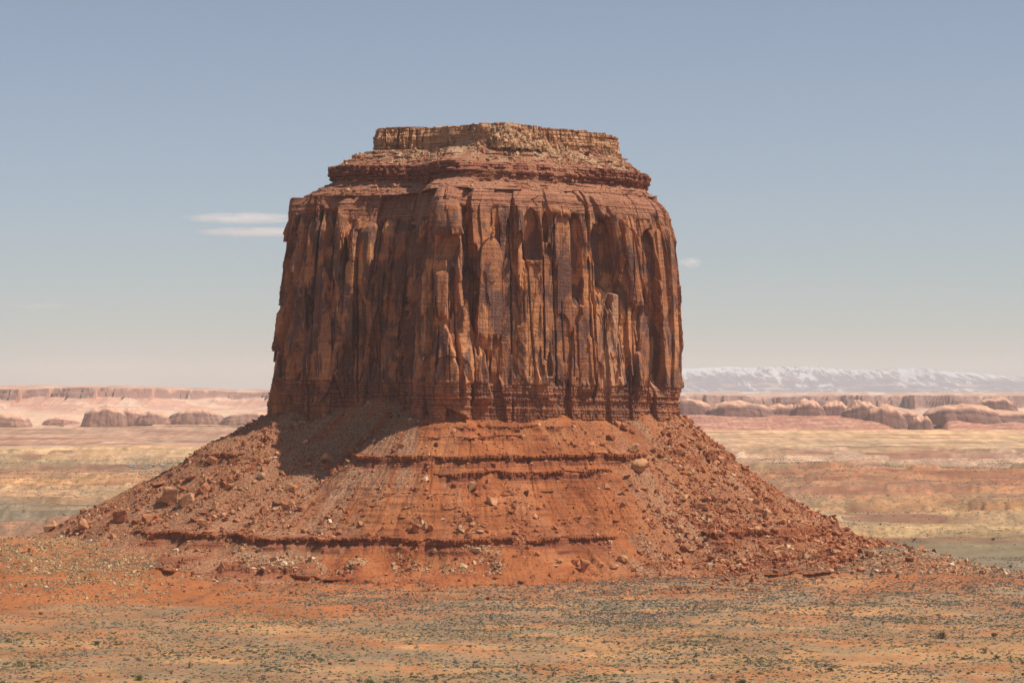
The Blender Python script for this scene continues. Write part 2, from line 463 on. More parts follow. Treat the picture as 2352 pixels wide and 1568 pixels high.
# ------------------------------------------------------------------ ground sheet
def build_ground():
    rows = [-500, 0, 400, 700, 850]
    y = 940.0
    while y < 1760: rows.append(y); y += 2.0
    while y < 11000: rows.append(y); y += y * y / (135 * 2332) * .75
    rows += [12500, 14000, 18000, 25000, 40000, 58000]
    rows = np.array(rows)
    tn = np.linspace(-.32, .32, 820)
    Y = np.repeat(rows[:, None], len(tn), 1)
    X = tn[None, :] * np.maximum(Y, 900)
    Z = G(X, Y)
    hum = sst(-2, 6, talus(X, Y) - Z) * (np.abs(Y - 1700) < 420)
    Zt = Z - 3.0 * hum                                       # the sheet runs on below the talus
    # colours
    def c(*a): return np.array(a)[None, None, :]
    py = HOR + F * (ZC - Z) / np.maximum(Y, 1)
    wob = fbm(X / 260, Y / 120, 4, 101)
    wob2 = fbm(X / 700, Y / 500, 4, 102)
    side = sst(-100, 300, X / Y * 1500)[..., None]
    yb = Y * (1 + .05 * wob + .05 * wob2)
    def table(keys):
        ys = np.array([k[0] for k in keys]); cs = np.array([k[1] for k in keys])
        return np.stack([np.interp(yb, ys, cs[:, i]) for i in range(3)], -1)
    OR = (.47, .215, .085); OR2 = (.54, .27, .115); GRN = (.25, .185, .098); RED = (.37, .135, .062)
    PNK = (.38, .215, .145); YEL = (.62, .37, .16); GRY = (.25, .19, .125); TAN = (.58, .37, .20); SOIL = (.37, .125, .042)
    left = table([(0, OR), (1180, OR), (1260, SOIL), (1560, SOIL), (1640, (.40, .155, .06)), (1760, (.40, .17, .08)), (1900, (.38, .145, .07)), (2300, (.38, .15, .075)),
                  (2480, GRY), (2620, (.28, .205, .115)), (2760, GRY), (2820, OR2), (3100, TAN), (3350, OR2), (3800, (.43, .235, .12)), (4000, (.30, .17, .10)), (4080, (.29, .215, .12)), (4700, (.31, .225, .125)), (5000, TAN),
                  (5500, TAN), (6000, (.44, .24, .16)), (6600, PNK), (7600, (.36, .21, .15)), (9000, (.36, .22, .155)), (9800, TAN), (60000, TAN)])
    right = table([(0, OR), (1330, (.42, .17, .065)), (1400, SOIL), (1560, (.35, .13, .052)), (1700, GRY), (2150, GRN), (2230, (.40, .24, .10)), (2330, YEL), (2520, YEL), (2600, OR), (2700, (.42, .23, .11)), (2830, OR),
                   (3000, (.42, .17, .09)), (3300, RED), (3750, RED), (3860, GRN), (4120, GRN), (4200, (.42, .25, .17)), (4600, (.50, .33, .24)), (5000, PNK), (5400, (.44, .27, .17)), (5600, GRN), (5900, TAN), (6300, GRY), (6900, TAN),
                   (8500, TAN), (60000, TAN)])
    col = left * (1 - side) + right * side
    # patches on the near flat
    yb0 = 1300 + 150 * sst(-130, 0, X) + 70 * wob + 170 * fbm(X / 90, Y / 80, 5, 116, .6)
    near = (sst(yb0 + 90, yb0 - 110, Y))[..., None]
    sandm = sst(.0, .35, fbm(X / 85 + 5, Y / 45, 5, 112, .6) + .22 * sst(60, 200, X) * sst(1200, 1060, Y) + .2 * sst(1200, 1130, Y) * sst(-60, 60, X))[..., None]
    fine1 = fbm(X / 22, Y / 26, 5, 114, .65)[..., None]
    pg = sst(-.15, .35, fbm(X / 70, Y / 60, 5, 111, .6))[..., None] * .7
    col = col * (1 - near) + c(.37, .188, .095) * near
    col = col * (1 - pg * near) + c(.30, .20, .115) * pg * near
    col = col * (1 - sandm * near * .7) + c(.60, .275, .10) * sandm * near * .7
    pr = sst(.10, .30, fbm(X / 60 + 9, Y / 42, 5, 113, .6) + .2 * sst(-60, -200, X) * sst(1050, 1150, Y) * sst(1300, 1150, Y))[..., None]
    col = col * (1 - pr * near * .7) + c(.45, .155, .052) * pr * near * .7
    col = col * (1 + .30 * fine1 * near) * (1 - .13 * near)
    # stony yellow grey apron at left
    ap = (sst(-150, -240, X) * sst(1560, 1640, Y + .12 * X + 30 * wob) * sst(1820, 1760, Y))[..., None]
    col = col * (1 - .7 * ap) + c(.34, .22, .11) * .7 * ap
    # streaks on the far plain
    fz = sst(1900, 2300, Y)[..., None]
    mean = c(.44, .27, .155)
    col = col * (1 - .08 * fz) + mean * .08 * fz
    stk = (.6 * fbm(X / 240, Y / 80, 6, 121, .7) + .6 * fbm(X / 40, Y / 40, 3, 128, .8))[..., None]
    stk2 = fbm(X / 700, Y / 230, 6, 122, .7)[..., None]
    col = col * (1 + fz * (.50 * stk))
    col = col * (1 + fz * .55 * fbm(X / (12 + Y / 260), Y / (26 + Y / 60), 3, 129, .8)[..., None])
    gm = sst(.02, .3, stk2) * fz
    col = col * (1 - .55 * gm) + c(.235, .185, .115) * .55 * gm
    om = sst(.05, .35, fbm(X / 500 + 4, Y / 160, 6, 124, .7))[..., None] * fz
    col = col * (1 - .4 * om) + c(.55, .30, .15) * .4 * om
    wm = sst(.18, .32, fbm(X / 320, Y / 120, 6, 123, .7))[..., None] * sst(3900, 4600, Y)[..., None] * sst(8000, 6000, Y)[..., None]
    col = col * (1 - .6 * wm) + c(.60, .45, .36) * .6 * wm
    bk = sst(.16, .24, ridged(X / 420, Y / 130, 5, 126) * .45 * (1 + wob2))[..., None] * fz
    bk = bk * sst(.0, .25, fbm(X / 600, Y / 300, 3, 127))[..., None]
    col = col * (1 - .7 * bk) + c(.21, .085, .055) * .7 * bk  # dark lines paint in the shading of small scarps
    col = col * (1 + c(.22, .14, .03) * sst(2300, 5000, Y)[..., None])
    col = np.clip(col, .02, .8)
    shr = np.clip(.75 * sst(1500, 2300, Y) * (1 - .7 * bk[..., 0]) * sst(9000, 4000, Y), 0, 1)
    V = np.stack([X, Y, Zt], -1).reshape(-1, 3)
    me = make_mesh('ground', V, grid_faces(len(rows), len(tn)), True, col.reshape(-1, 3), {'shrubby': shr, 'near': near[..., 0] * (.25 + .55 * sst(-.2, .2, fbm(X / 50, Y / 40, 4, 115)))})
    link('ground', me, M_ground, kind='structure')
build_ground()

# ------------------------------------------------------------------ butte
butte = empty('rock_butte', (-25, 1790, 0), category='butte',
              label='massive red sandstone butte with a flat pale cap standing on a wide cone of rubble')
BL = Vector((-25, 1790, 0))

def localV(V):
    return V - np.array([-25, 1790, 0])[None, :]

def build_talus():
    xs = np.concatenate([np.arange(-395, -200, 1.0), np.arange(-200, 300, .8), np.arange(300, 400, 1.0)])
    ys = np.concatenate([np.arange(1425, 1560, .75), np.arange(1560, 1780, .9), np.arange(1780, 2120, 4)])
    X, Y = np.meshgrid(xs, ys)
    z, d, dd, s, px, rock = talus(X, Y, True)
    g = G(X, Y)
    shade_scree = sst(640, 700, px) * sst(985, 930, px) * sst(95, 60, d) * sst(-.3, .1, fbm(s / 14, d / 60, 3, 133) + .1)
    scree = shade_scree + np.clip(sst(.0, .25, fbm(s / 22, d / 90, 4, 131)) + .6 * sst(1400, 1550, px) + .8 * sst(820, 640, px) - .5 * sst(60, 140, d) * sst(700, 900, px) * sst(1500, 1350, px), 0, 1) * (1 - .7 * sst(780, 900, px) * sst(1480, 1380, px))
    bed = sst(700, 820, px) * sst(1550, 1400, px) * .9
    keep = (z > g - 2.5) & (d > -14)
    kf = keep[:-1, :-1] & keep[1:, 1:] & keep[:-1, 1:] & keep[1:, :-1]
    V = np.stack([X, Y, z], -1).reshape(-1, 3)
    f = grid_faces(*X.shape, keep=kf)
    used, inv = np.unique(f, return_inverse=True)
    at = {k: v.ravel()[used] for k, v in dict(scree=scree, bed=bed, rock=rock).items()}
    me = make_mesh('talus_slope', localV(V[used]), inv.reshape(-1, 4), False, None, at)
    link('talus_slope', me, M_talus, butte)
build_talus()

def ledge_strip(px0, px1, zmid, thick, over, seed, patchy=.0,  blk=3.4, layers=(.42, .34, .24), taper=40, line=None):
    """an overhanging course of blocks that follows one contour of the slope"""
    pxs = np.arange(px0, px1, .9); Y = np.arange(1440, 1775, .8)
    PX, YY = np.meshgrid(pxs, Y, indexing='ij'); XX = (PX - 1176) / F * YY
    hf = talus if line is None else G
    zt = talus(XX, YY) if line is None else np.where(YY - line - 6 * noise(XX / 30, XX * 0, 91) - 1.5 * noise(XX / 7, XX * 0, 92) > 0, 1e3, 0)
    zmv = zmid + 1.7 * noise(pxs / 75, pxs * 0, seed + 40) + .5 * noise(pxs / 18, pxs * 0, seed + 45)
    k = np.argmax(zt > zmv[:, None], axis=1)
    y = Y[k]; y = np.convolve(np.pad(y, 6, 'edge'), np.ones(13) / 13, 'valid')
    y = y + .5 * noise(pxs / 12, pxs * 0, seed + 41)
    x = (pxs - 1176) / F * y
    ok = (k > 2) & (np.abs(np.gradient(y)) < 5.5); edges_ = np.nonzero(np.diff(np.concatenate([[0], ok.astype(int), [0]])))[0].reshape(-1, 2)
    if not len(edges_): return
    i0, i1 = edges_[np.argmax(edges_[:, 1] - edges_[:, 0])]
    if i1 - i0 < 12: return
    x, y, pxs, zmv = x[i0:i1], y[i0:i1], pxs[i0:i1], zmv[i0:i1]; px0, px1 = pxs[0], pxs[-1]
    tx_, ty_ = np.gradient(x), np.gradient(y); l = np.hypot(tx_, ty_); nx, ny = ty_ / l, -tx_ / l
    arc = np.cumsum(l)
    m_ = np.clip((pxs - px0) / taper, 0, 1) * np.clip((px1 - pxs) / taper, 0, 1)
    if patchy: m_ = m_ * sst(-patchy - .25, -patchy + .15, noise(arc / 17, arc * 0, seed + 42) + .1)
    th_ = thick * (.75 + .5 * noise(arc / 14, arc * 0, seed + 43)) * (.3 + .7 * m_)
    top = hf(x - nx * 3, y - ny * 3) + .25
    if line is None: top = np.minimum(top, zmv + thick * .9)
    top = np.convolve(np.pad(top, 4, 'edge'), np.ones(9) / 9, 'valid')
    rows_ = [(-5.0 + 0 * arc, top - .5), (-1.5 + 0 * arc, top)]
    z = top.copy()
    for li, fr in enumerate(layers):
        bw = blk * (.7 + .6 * li / len(layers))
        q = arc / bw + .5 * noise(arc / 9, arc * 0, seed + li); kb = np.floor(q); f = q - kb
        jo = (cell(kb, kb * 0, seed + 3 + li) - .5) * 1.3
        gap = np.where(np.minimum(f, 1 - f) * bw < .3, -.6, 0)
        drop_ = np.where(cell(kb, kb * 0 + 2, seed + 9 + li) > .86, -1.6, 0)
        off = over * (1 - .55 * li) + jo * 1.5 + gap * 1.5 + drop_ - 3.5 * (1 - m_)
        jz = (cell(kb, kb * 0 + 7, seed + 5 + li) - .5) * .5 if li == 0 else 0
        rows_.append((off - .25, z + jz)); rows_.append((off, z + jz - .25))
        z2 = z - th_ * fr
        rows_.append((off, z2 + .15)); rows_.append((off - .35, z2))
        z = z2
    rows_.append((off - 3.5, z - .3)); rows_.append((off - 6, z - 1.5))
    P = np.stack([np.stack([x + nx * o_, y + ny * o_, zz_], -1) for o_, zz_ in rows_], 0)
    a1 = np.ones(P.shape[:2])
    tone = np.ones(P.shape[:2]); tone[:3] = .1; tone[3:6] = .35
    me = make_mesh('rock_ledge', localV(P.reshape(-1, 3)), grid_faces(*P.shape[:2])[:, ::-1], False, None, dict(scree=a1 * 0, bed=a1, rock=tone))
    link('rock_ledge', me, M_talus, butte)
ledge_strip(795, 1500, 77.9, 7.5, 2.6, 700, .25, 4.2, (.40, .30, .30))
ledge_strip(1000, 1410, 67.8, 6.0, 2.0, 720, .1, 3.0)
ledge_strip(1610, 1712, 78.0, 4.5, 1.6, 740, .2)
ledge_strip(480, 560, 79.0, 5.5, 1.8, 750, .3, taper=12)
ledge_strip(960, 1200, 92.0, 2.2, .9, 760, -.1, 2.0)
ledge_strip(1000, 1330, 99.0, 1.8, .8, 770, -.05, 2.0)
ledge_strip(300, 1425, 26.0, 5.0, 1.8, 780, .22)
ledge_strip(1605, 1790, 25.0, 5.6, 1.7, 800, .05, 2.6)
ledge_strip(1780, 2050, 22.5, 5.6, 1.7, 810, .1, 2.6)
ledge_strip(335, 590, 8, 3.0, 1.6, 820, .1, 6, line=1492)
ledge_strip(635, 850, 8, 3.4, 1.6, 830, .1, 6, line=1474)
ledge_strip(1712, 1945, 8, 2.0, 1.2, 845, .1, 6, line=1500)
ledge_strip(1690, 1960, 12.5, 1.6, .8, 840, -.05, 5)
ledge_strip(780, 1250, 42.0, 1.0, .5, 850, -.1, 5)
ledge_strip(800, 1400, 47.5, .9, .5, 860, -.15, 5)
ledge_strip(800, 1420, 56.0, .9, .5, 870, -.1, 5)

# ---- outline resampled
def outline(nfine_from=0, nfine_to=25):
    Pb = np.vstack([BASE, BASE[:1]]); Pc = np.vstack([CAP, CAP[:1]])
    seg = np.hypot(*(Pb[1:] - Pb[:-1]).T)
    cum = np.concatenate([[0], np.cumsum(seg)])
    s_list = [np.arange(0, cum[nfine_to], .38), np.arange(cum[nfine_to], cum[-1], 3.0), [cum[-1]]]
    s = np.concatenate(s_list)
    bx = np.interp(s, cum, Pb[:, 0]); by = np.interp(s, cum, Pb[:, 1])
    cx = np.interp(s, cum, Pc[:, 0]); cy = np.interp(s, cum, Pc[:, 1])
    return s, bx, by, cx, cy
S, BX, BY, CX, CY = outline()
def smooth(a, k):
    ker = np.hanning(k + 2)[1:-1]; ker /= ker.sum()
    p = np.concatenate([a[-k - 1:-1], a, a[1:k + 1]])
    return np.convolve(p, ker, 'same')[k:-k]
BXs, BYs, CXs, CYs = smooth(BX, 9), smooth(BY, 9), smooth(CX, 21), smooth(CY, 21)
tx = np.gradient(smooth(BX, 25)); ty = np.gradient(smooth(BY, 25))
ln = np.hypot(tx, ty); NX, NY = ty / ln, -tx / ln            # outward
PXs = 1176 + F * BXs / BYs
fine = np.arange(0, np.argmax(BYs[500:] > 1752) + 500)       # columns seen by the camera
vis = fine[np.argmin(np.abs(S[fine] - 30)):]
order = vis[np.argsort(PXs[vis])]
def s_at(px): return np.interp(px, PXs[order], S[order])
def at(px, py):
    s = s_at(px); y = np.interp(s, S, BYs)
    return s, ZC + (HOR - py) / F * y

rng = np.random.default_rng(12)
Z0, Z1 = 92.0, 271.0
zs = np.arange(Z0, Z1 + .01, .42)
SS, ZZ = np.meshgrid(S, zs)
D = np.zeros_like(SS)
pale = np.zeros_like(SS)

def feat(px1, py1, px0, py0, w1, w0, amp, edge=.8, slant=0., arch=3., foot=2., paleamt=0., bulge=0.):
    """a rib (amp > 0) or an alcove (amp < 0): from its top (px1,py1) to its foot (px0,py0); half widths in metres"""
    s1, z1 = at(px1, py1); s0, z0 = at(px0, py0)
    _feat(s1, z1, s0, z0, w1, w0, amp, edge, slant, arch, foot, paleamt, bulge, True)

def _feat(s1, z1, s0, z0, w1, w0, amp, edge, slant, arch, foot, paleamt=0., bulge=0., explicit=False):
    global D
    ra = max(w1, w0) + edge + 1 + abs(slant)
    c0 = np.searchsorted(S, min(s0, s1) - ra); c1 = np.searchsorted(S, max(s0, s1) + ra)
    r0 = max(0, int((z0 - foot - Z0) / .42) - 1); r1 = min(len(zs), int((z1 + 1 - Z0) / .42) + 2)
    if c1 <= c0 or r1 <= r0: return
    s = SS[r0:r1, c0:c1]; z = ZZ[r0:r1, c0:c1]
    f = np.clip((z - z0) / max(z1 - z0, 1), 0, 1)
    sc_ = s0 + (s1 - s0) * f + .35 * noise(z / 8, z * 0 + s1, 5)
    wd = (w0 + (w1 - w0) * f) * (1 + .10 * noise(z / 7, z * 0 + s1 * 1.7, 6))
    a = np.clip((z1 - z) / max(arch, .1), 0, 1)
    wd = wd * np.sqrt(1 - (1 - a)**2 + 1e-6)
    u = (s - sc_)
    prof = np.clip((wd - np.abs(u)) / edge, 0, 1)
    prof = prof * np.clip((z - z0 + foot) / foot, 0, 1)
    shape = (1.5 if explicit else 1.0) * amp * (1 + slant * u / max(w0, w1)) * (1 + bulge * (np.cos((f - .3) * 3.1) - .6))
    if amp > .6: shape = shape * np.clip((z1 - z) / 3.0, 0, 1)**.5
    D[r0:r1, c0:c1] += prof * shape
    if paleamt: pale[r0:r1, c0:c1] = np.maximum(pale[r0:r1, c0:c1], prof * paleamt)

# wall leans back towards its top and swells here and there
D += (185 - ZZ) * .045
D += 2.0 * fbm(SS / 38, ZZ / 60, 2, 201)
def saw(lam, amp, seed, vz=90.):
    q = SS / lam + .9 * fbm(SS / (lam * 3), ZZ / vz, 2, seed) + .25 * noise(SS / lam, ZZ / 25, seed + 5)
    k = np.floor(q); f = q - k
    a = .45 + .9 * cell(k, k * 0, seed + 1)
    up = .16 + .3 * cell(k, k * 0 + 5, seed + 2)
    w_ = np.where(f < up, f / up, (1 - f) / (1 - up))
    return amp * a * (w_ - .5)
def facets(ls, lz, off, tilt, tz, seed, wp=1.0, chunk=60):
    """planar slabs bounded by sharp, mostly upright edges"""
    out = np.zeros_like(SS)
    for r0 in range(0, SS.shape[0], chunk):
        a_ = SS[r0:r0 + chunk]; z_ = ZZ[r0:r0 + chunk]
        u = a_ / ls + wp * .35 * noise(a_ / (ls * 1.3), z_ / (lz * .5), seed) + .5 / ls * noise(a_ / 2.5, z_ / 4, seed + 1)
        v = z_ / lz + wp * .30 * noise(a_ / ls, z_ / (lz * .4), seed + 2)
        iu, iv = np.floor(u), np.floor(v)
        best = np.full(a_.shape, 1e9); res = np.zeros(a_.shape)
        for du in (-1, 0, 1):
            for dv in (-1, 0, 1):
                cu, cv = iu + du, iv + dv
                pu = cu + .15 + .7 * _h(cu, cv, seed + 3); pv = cv + .15 + .7 * _h(cu, cv, seed + 4)
                d2 = (u - pu)**2 + ((v - pv) * .65)**2
                val = off * (2 * _h(cu, cv, seed + 5) - 1) + tilt * (2 * _h(cu, cv, seed + 6) - 1) * (u - pu) * ls \
                    + tz * (1.6 * _h(cu, cv, seed + 7) - 1.1) * (v - pv) * lz
                m_ = d2 < best
                best = np.where(m_, d2, best); res = np.where(m_, val, res)
        out[r0:r0 + chunk] = res
    return out
leftw = sst(15, 45, SS) * sst(s_at(985), s_at(960), SS)
F1 = facets(15, 100, 3.8, .38, .09, 1201, .28)
D += F1 * (1 + .35 * leftw) + leftw * facets(10, 48, 1.9, .45, .10, 1261, .4)
D += facets(7.5, 34, 1.0, .28, .10, 1221, .5) * sst(-.15, .25, noise(SS / 25, ZZ / 45, 1230))
D += facets(2.8, 10, .38, .25, .08, 1241, .5) * (.12 + .88 * sst(-.1, .2, noise(SS / 18, ZZ / 26, 1250)))
# ---- features read off the picture
feat(712, 470, 700, 700, 1.2, 1.5, -4, .7)
feat(738, 474, 738, 560, 5.5, 5.0, -3.2, 1.0, -.3)
feat(769, 450, 766, 640, 3.2, 3.6, 3.0, .7, .2)
feat(788, 545, 796, 650, 1.5, 3.0, -4.5, .8)
feat(811, 502, 812, 592, 3.6, 2.8, 3.6, 1.0, .3, 5, 3, 0, .3)
feat(843, 508, 842, 640, 4.6, 5.4, 2.8, .8, .2, 5)
feat(864, 520, 862, 660, .5, .6, -3, .5)
feat(882, 500, 880, 620, 4.5, 5, 1.4, .8, .1, 6)
feat(905, 470, 890, 620, 6, 8, 1.6, 1.2, .3)
feat(958, 490, 950, 610, 3, 3, -4.0, 1.0)
feat(985, 500, 950, 860, 2.5, 3.4, 3.0, 1.0, .3)
feat(972, 560, 905, 860, 1.6, 2.2, 2.4, .8, .3)
feat(1027, 455, 1025, 538, 8.5, 9.5, 3.0, .8, .12, 6, 1.2)
feat(1027, 540, 1022, 592, 8.0, 9.0, -2.2, .8, 0, .5, 2)
feat(1055, 470, 1052, 700, 1.6, 3.0, 2.0, .7)
feat(803, 598, 800, 792, 4.0, 5.2, 4.2, 1.2, .2, 5, 5, 0, .25)
feat(819, 590, 821, 800, .8, 1.2, -4.5, .6)
feat(726, 612, 724, 880, 7.0, 8.0, 1.6, .7, .2, 8)
feat(690, 675, 688, 745, 3.6, 3.2, -3.4, 1.0, 0, 6, 4)
feat(668, 680, 655, 900, 4, 6.5, 2.8, 1.2, .2, 8)
feat(700, 740, 690, 880, 3.5, 5.5, 2.6, 1.2, .2, 8)
feat(1015, 622, 1013, 725, 4.6, 4.6, 3.4, .7, .15, 3, 3)
feat(1041, 612, 1041, 728, 2.8, 2.8, -3.4, .8, 0, 6)
feat(1022, 745, 1030, 905, 3.0, 9.0, 5.0, 1.4, .1, 9, 8, 0, .2)
feat(1052, 700, 1056, 880, 3.5, 4.0, 2.8, 1.0, .2, 9)
feat(1071, 440, 1073, 905, 1.6, 1.3, -8.0, .8)
feat(1088, 560, 1082, 760, 2.0, 2.0, -2.0, .8)
feat(1092, 790, 1103, 915, 6.0, 9.0, 5.0, 1.6, .1, 9, 8)
feat(1125, 545, 1120, 800, 8, 9, 2.4, 1.0, -.2, 12)
feat(1110, 640, 1118, 760, 4, 4.5, -1.5, .6)
feat(1160, 460, 1165, 640, 5, 6, 1.4, .7, .2, 9)
feat(1185, 470, 1184, 700, 1.2, 1.6, -2.2, .6)
feat(1220, 476, 1220, 596, 5.0, 7.0, -3.2, .8, .3, 10, 1.0)
feat(1251, 486, 1250, 552, 3.0, 2.4, -3.4, .7, 0, 8)
feat(1265, 430, 1268, 488, 4.6, 4.0, 3.0, .8, .1, 1, 1.2)
feat(1296, 492, 1296, 760, 4.5, 5.6, 1.8, .7, .25, 9)
feat(1261, 612, 1264, 815, 1.6, 2.0, -4.4, .6)
feat(1322, 488, 1332, 700, 4.6, 4.0, -3.0, .8, 0, 10)
feat(1333, 520, 1338, 720, .9, 1.6, 3.0, .6)
feat(1349, 436, 1360, 690, 1.2, 1.2, -7.0, .6)
feat(1388, 500, 1398, 668, 6.5, 10.0, -8.5, 1.4, -.35, 20, 3)
feat(1372, 445, 1425, 625, 3.0, 2.2, 5.2, 1.2, .2)
feat(1405, 470, 1440, 690, 2.2, 3.2, 3.6, 1.0, .2, 8)
feat(1430, 500, 1462, 700, 2.6, 3.2, 3.2, 1.0, .25, 8)
feat(1455, 520, 1490, 720, 2.0, 2.6, 3.4, 1.0, .25, 10)
feat(1500, 524, 1509, 880, 8.5, 6.5, -6.5, 1.6, .25, 14, 10)
feat(1546, 520, 1548, 900, 4.0, 3.6, 2.0, 1.4, .2)
feat(1352, 690, 1350, 880, 3.5, 9.0, 3.0, 2.2, .1, 5, 8)
feat(1410, 625, 1398, 900, 1.6, 9.0, .8, 1.5, .1, 14, 8, .75)
feat(1517, 770, 1513, 900, 2.0, 3.0, 1.2, .8, 0, 6, 6, .9)
feat(1463, 806, 1463, 905, 3.4, 3.8, 4.0, .8, .1, 3)
feat(1449, 790, 1449, 900, .8, .8, -4, .6)
feat(1236, 830, 1240, 910, 3.4, 5.5, 3.2, 1.0, .2, 6)
feat(1257, 770, 1258, 860, 2.2, 2.2, -3.2, .8)
feat(1345, 860, 1345, 900, 6, 8, 2.2, 2, .1, 6)
for px in (742, 870, 930, 1150, 1205, 1290, 1310, 1380, 1480, 1532):
    feat(px, 470 + 60 * rng.random(), px + rng.normal(0, 5), 860, .35, .5, -2.5, .45)
# ---- random slabs, ribs, arches and cracks
smax = s_at(1560)
s_hi = S[fine[-1]]
for i in range(60):
    s0 = rng.uniform(0, s_hi); zt = rng.uniform(135, 262); L = rng.uniform(12, 90) * rng.uniform(.4, 1)
    wd = rng.choice([1.2, 2.4, 4., 6.5]) * rng.uniform(.6, 1.3)
    am = rng.choice([1, 1, -1]) * rng.uniform(.5, 1.0) * (.45 + .32 * wd)
    if rng.random() < .12: wd = rng.uniform(.25, .5); am = -rng.uniform(1.5, 3); L *= 1.4
    lean = rng.normal(0, 2.2)
    _feat(s0 + lean, zt, s0, max(zt - L, 122), wd * rng.uniform(.4, 1), wd, am, rng.uniform(.45, .9), rng.uniform(-.3, .6),
          rng.uniform(2, 14), rng.choice([.8, 3., 8.]), 0, rng.uniform(0, .3))
# small chips and scales
for i in range(260):
    s0 = rng.uniform(0, s_hi); zt = rng.uniform(128, 262); L = rng.uniform(3, 18)
    wd = rng.uniform(.5, 2.2)
    _feat(s0 + rng.normal(0, .6), zt, s0, zt - L, wd * .7, wd, rng.uniform(-.8, .9), .42, rng.uniform(-.3, .5), rng.uniform(.5, 5), rng.choice([.5, 1.5]))
def slab(s1, z1, s0, z0, w1, w0, off=0., tilt=0., tz=.05, arch=6., edge=.5, blend=.88):
    """one broad smooth joint face: evens out what lies inside its outline"""
    ra = max(w1, w0) + 1.5
    c0 = np.searchsorted(S, min(s0, s1) - ra); c1 = np.searchsorted(S, max(s0, s1) + ra)
    r0 = max(0, int((z0 - Z0) / .42)); r1 = min(len(zs), int((z1 - Z0) / .42) + 1)
    if c1 - c0 < 4 or r1 - r0 < 4: return
    s_ = SS[r0:r1, c0:c1]; z_ = ZZ[r0:r1, c0:c1]
    f = np.clip((z_ - z0) / (z1 - z0), 0, 1)
    u = s_ - (s0 + (s1 - s0) * f + .3 * noise(z_ / 10, z_ * 0 + s1, 5))
    wd = (w0 + (w1 - w0) * f) * (1 + .07 * noise(z_ / 9, z_ * 0 + s1, 6))
    a = np.clip((z1 - z_) / arch, 0, 1)
    wd = wd * np.sqrt(1 - (1 - a)**2 + 1e-6)
    m_ = np.clip((wd - np.abs(u)) / edge, 0, 1) * np.clip((z_ - z0 + 3.5 * noise(s_ / 2.2, z_ * 0 + s1, 9)) / 6.0, 0, 1)
    Dl = D[r0:r1, c0:c1]
    if m_.sum() < 5: return
    lev = (Dl * m_).sum() / m_.sum() + off
    face = lev + tilt * u + tz * ((z0 + z1) / 2 - z_) - 1.1 * np.clip((z_ - z1 + 7) / 7, 0, 1)**2 * (1 if off > -.5 else 0)
    D[r0:r1, c0:c1] = Dl * (1 - blend * m_) + face * blend * m_
def pslab(px1, py1, px0, py0, w1, w0, *a_, **k_):
    s1, z1 = at(px1, py1); s0, z0 = at(px0, py0); slab(s1, z1, s0, z0, w1, w0, *a_, **k_)
for i in range(70):
    s0 = rng.uniform(0, s_hi); zt = rng.uniform(160, 258); L = rng.uniform(22, 80); wd = rng.uniform(2.5, 6)
    slab(s0 + rng.normal(0, 2), zt, s0, max(zt - L, 128), wd * rng.uniform(.5, 1), wd, rng.uniform(-1.2, 1.4), rng.uniform(-.15, .3), rng.uniform(0, .12), rng.uniform(3, 16))
pslab(680, 500, 676, 670, 7.0, 7.5, .8, .05, .05)
pslab(738, 474, 738, 560, 5.5, 5.0, -2.0, -.10, .02, 3)
pslab(726, 612, 724, 880, 7.5, 8.5, .6, .10, .04, 8)
pslab(770, 455, 767, 640, 3.6, 4.2, 1.5, .10, .05, 3)
pslab(843, 508, 842, 640, 5.0, 5.8, 1.2, .15, .06, 5)
pslab(885, 500, 880, 640, 4.5, 5.5, .3, .05, .05, 8)
pslab(925, 480, 905, 760, 6.0, 7.0, .8, .20, .05, 10)
pslab(803, 598, 800, 792, 4.2, 5.2, 1.5, .12, .06, 6)
pslab(1027, 455, 1025, 540, 9.0, 9.5, 1.5, .10, .06, 4)
pslab(1026, 541, 1022, 600, 8.5, 9.0, -1.8, .0, .0, 1)
pslab(1015, 622, 1013, 725, 4.6, 4.6, 1.6, .08, .05, 3)
pslab(1128, 545, 1122, 790, 8.0, 9.5, .8, -.10, .05, 14)
pslab(1170, 590, 1168, 870, 5.0, 6.0, .4, .12, .04, 10)
pslab(1220, 478, 1220, 597, 5.4, 7.0, -1.6, .15, .02, 9)
pslab(1222, 606, 1218, 870, 6.0, 6.0, .3, .05, .04, 6)
pslab(1296, 492, 1294, 770, 5.0, 6.0, .8, .16, .05, 9)
pslab(1322, 490, 1330, 700, 4.6, 4.2, -1.0, .05, .02, 9)
pslab(1388, 500, 1398, 668, 7.0, 10.0, -2.0, -.12, .03, 18, blend=.8)
pslab(1440, 520, 1462, 720, 4.0, 5.0, .8, .25, .05, 10)
pslab(1500, 526, 1509, 880, 8.0, 6.5, -2.0, .12, .03, 12)
pslab(1546, 540, 1548, 890, 4.2, 4.0, .8, -.05, .04, 10)
pslab(1285, 720, 1285, 880, 6.0, 7.0, .4, .1, .05, 8)
for i in range(30):
    s0 = rng.uniform(0, s_hi); zt = rng.uniform(190, 262); L = rng.uniform(40, 140)
    _feat(s0 + rng.normal(0, 2), zt, s0, max(zt - L, 120), .3, rng.uniform(.45, 1.0), -rng.uniform(3.5, 7), .42, 0, 1, 4)
D += .28 * fbm(SS / 6, ZZ / 12, 4, 205)
D += .12 * noise(SS / 30, ZZ / 1.6, 207) + .10 * noise(SS / 1.1, ZZ / 1.1, 208)

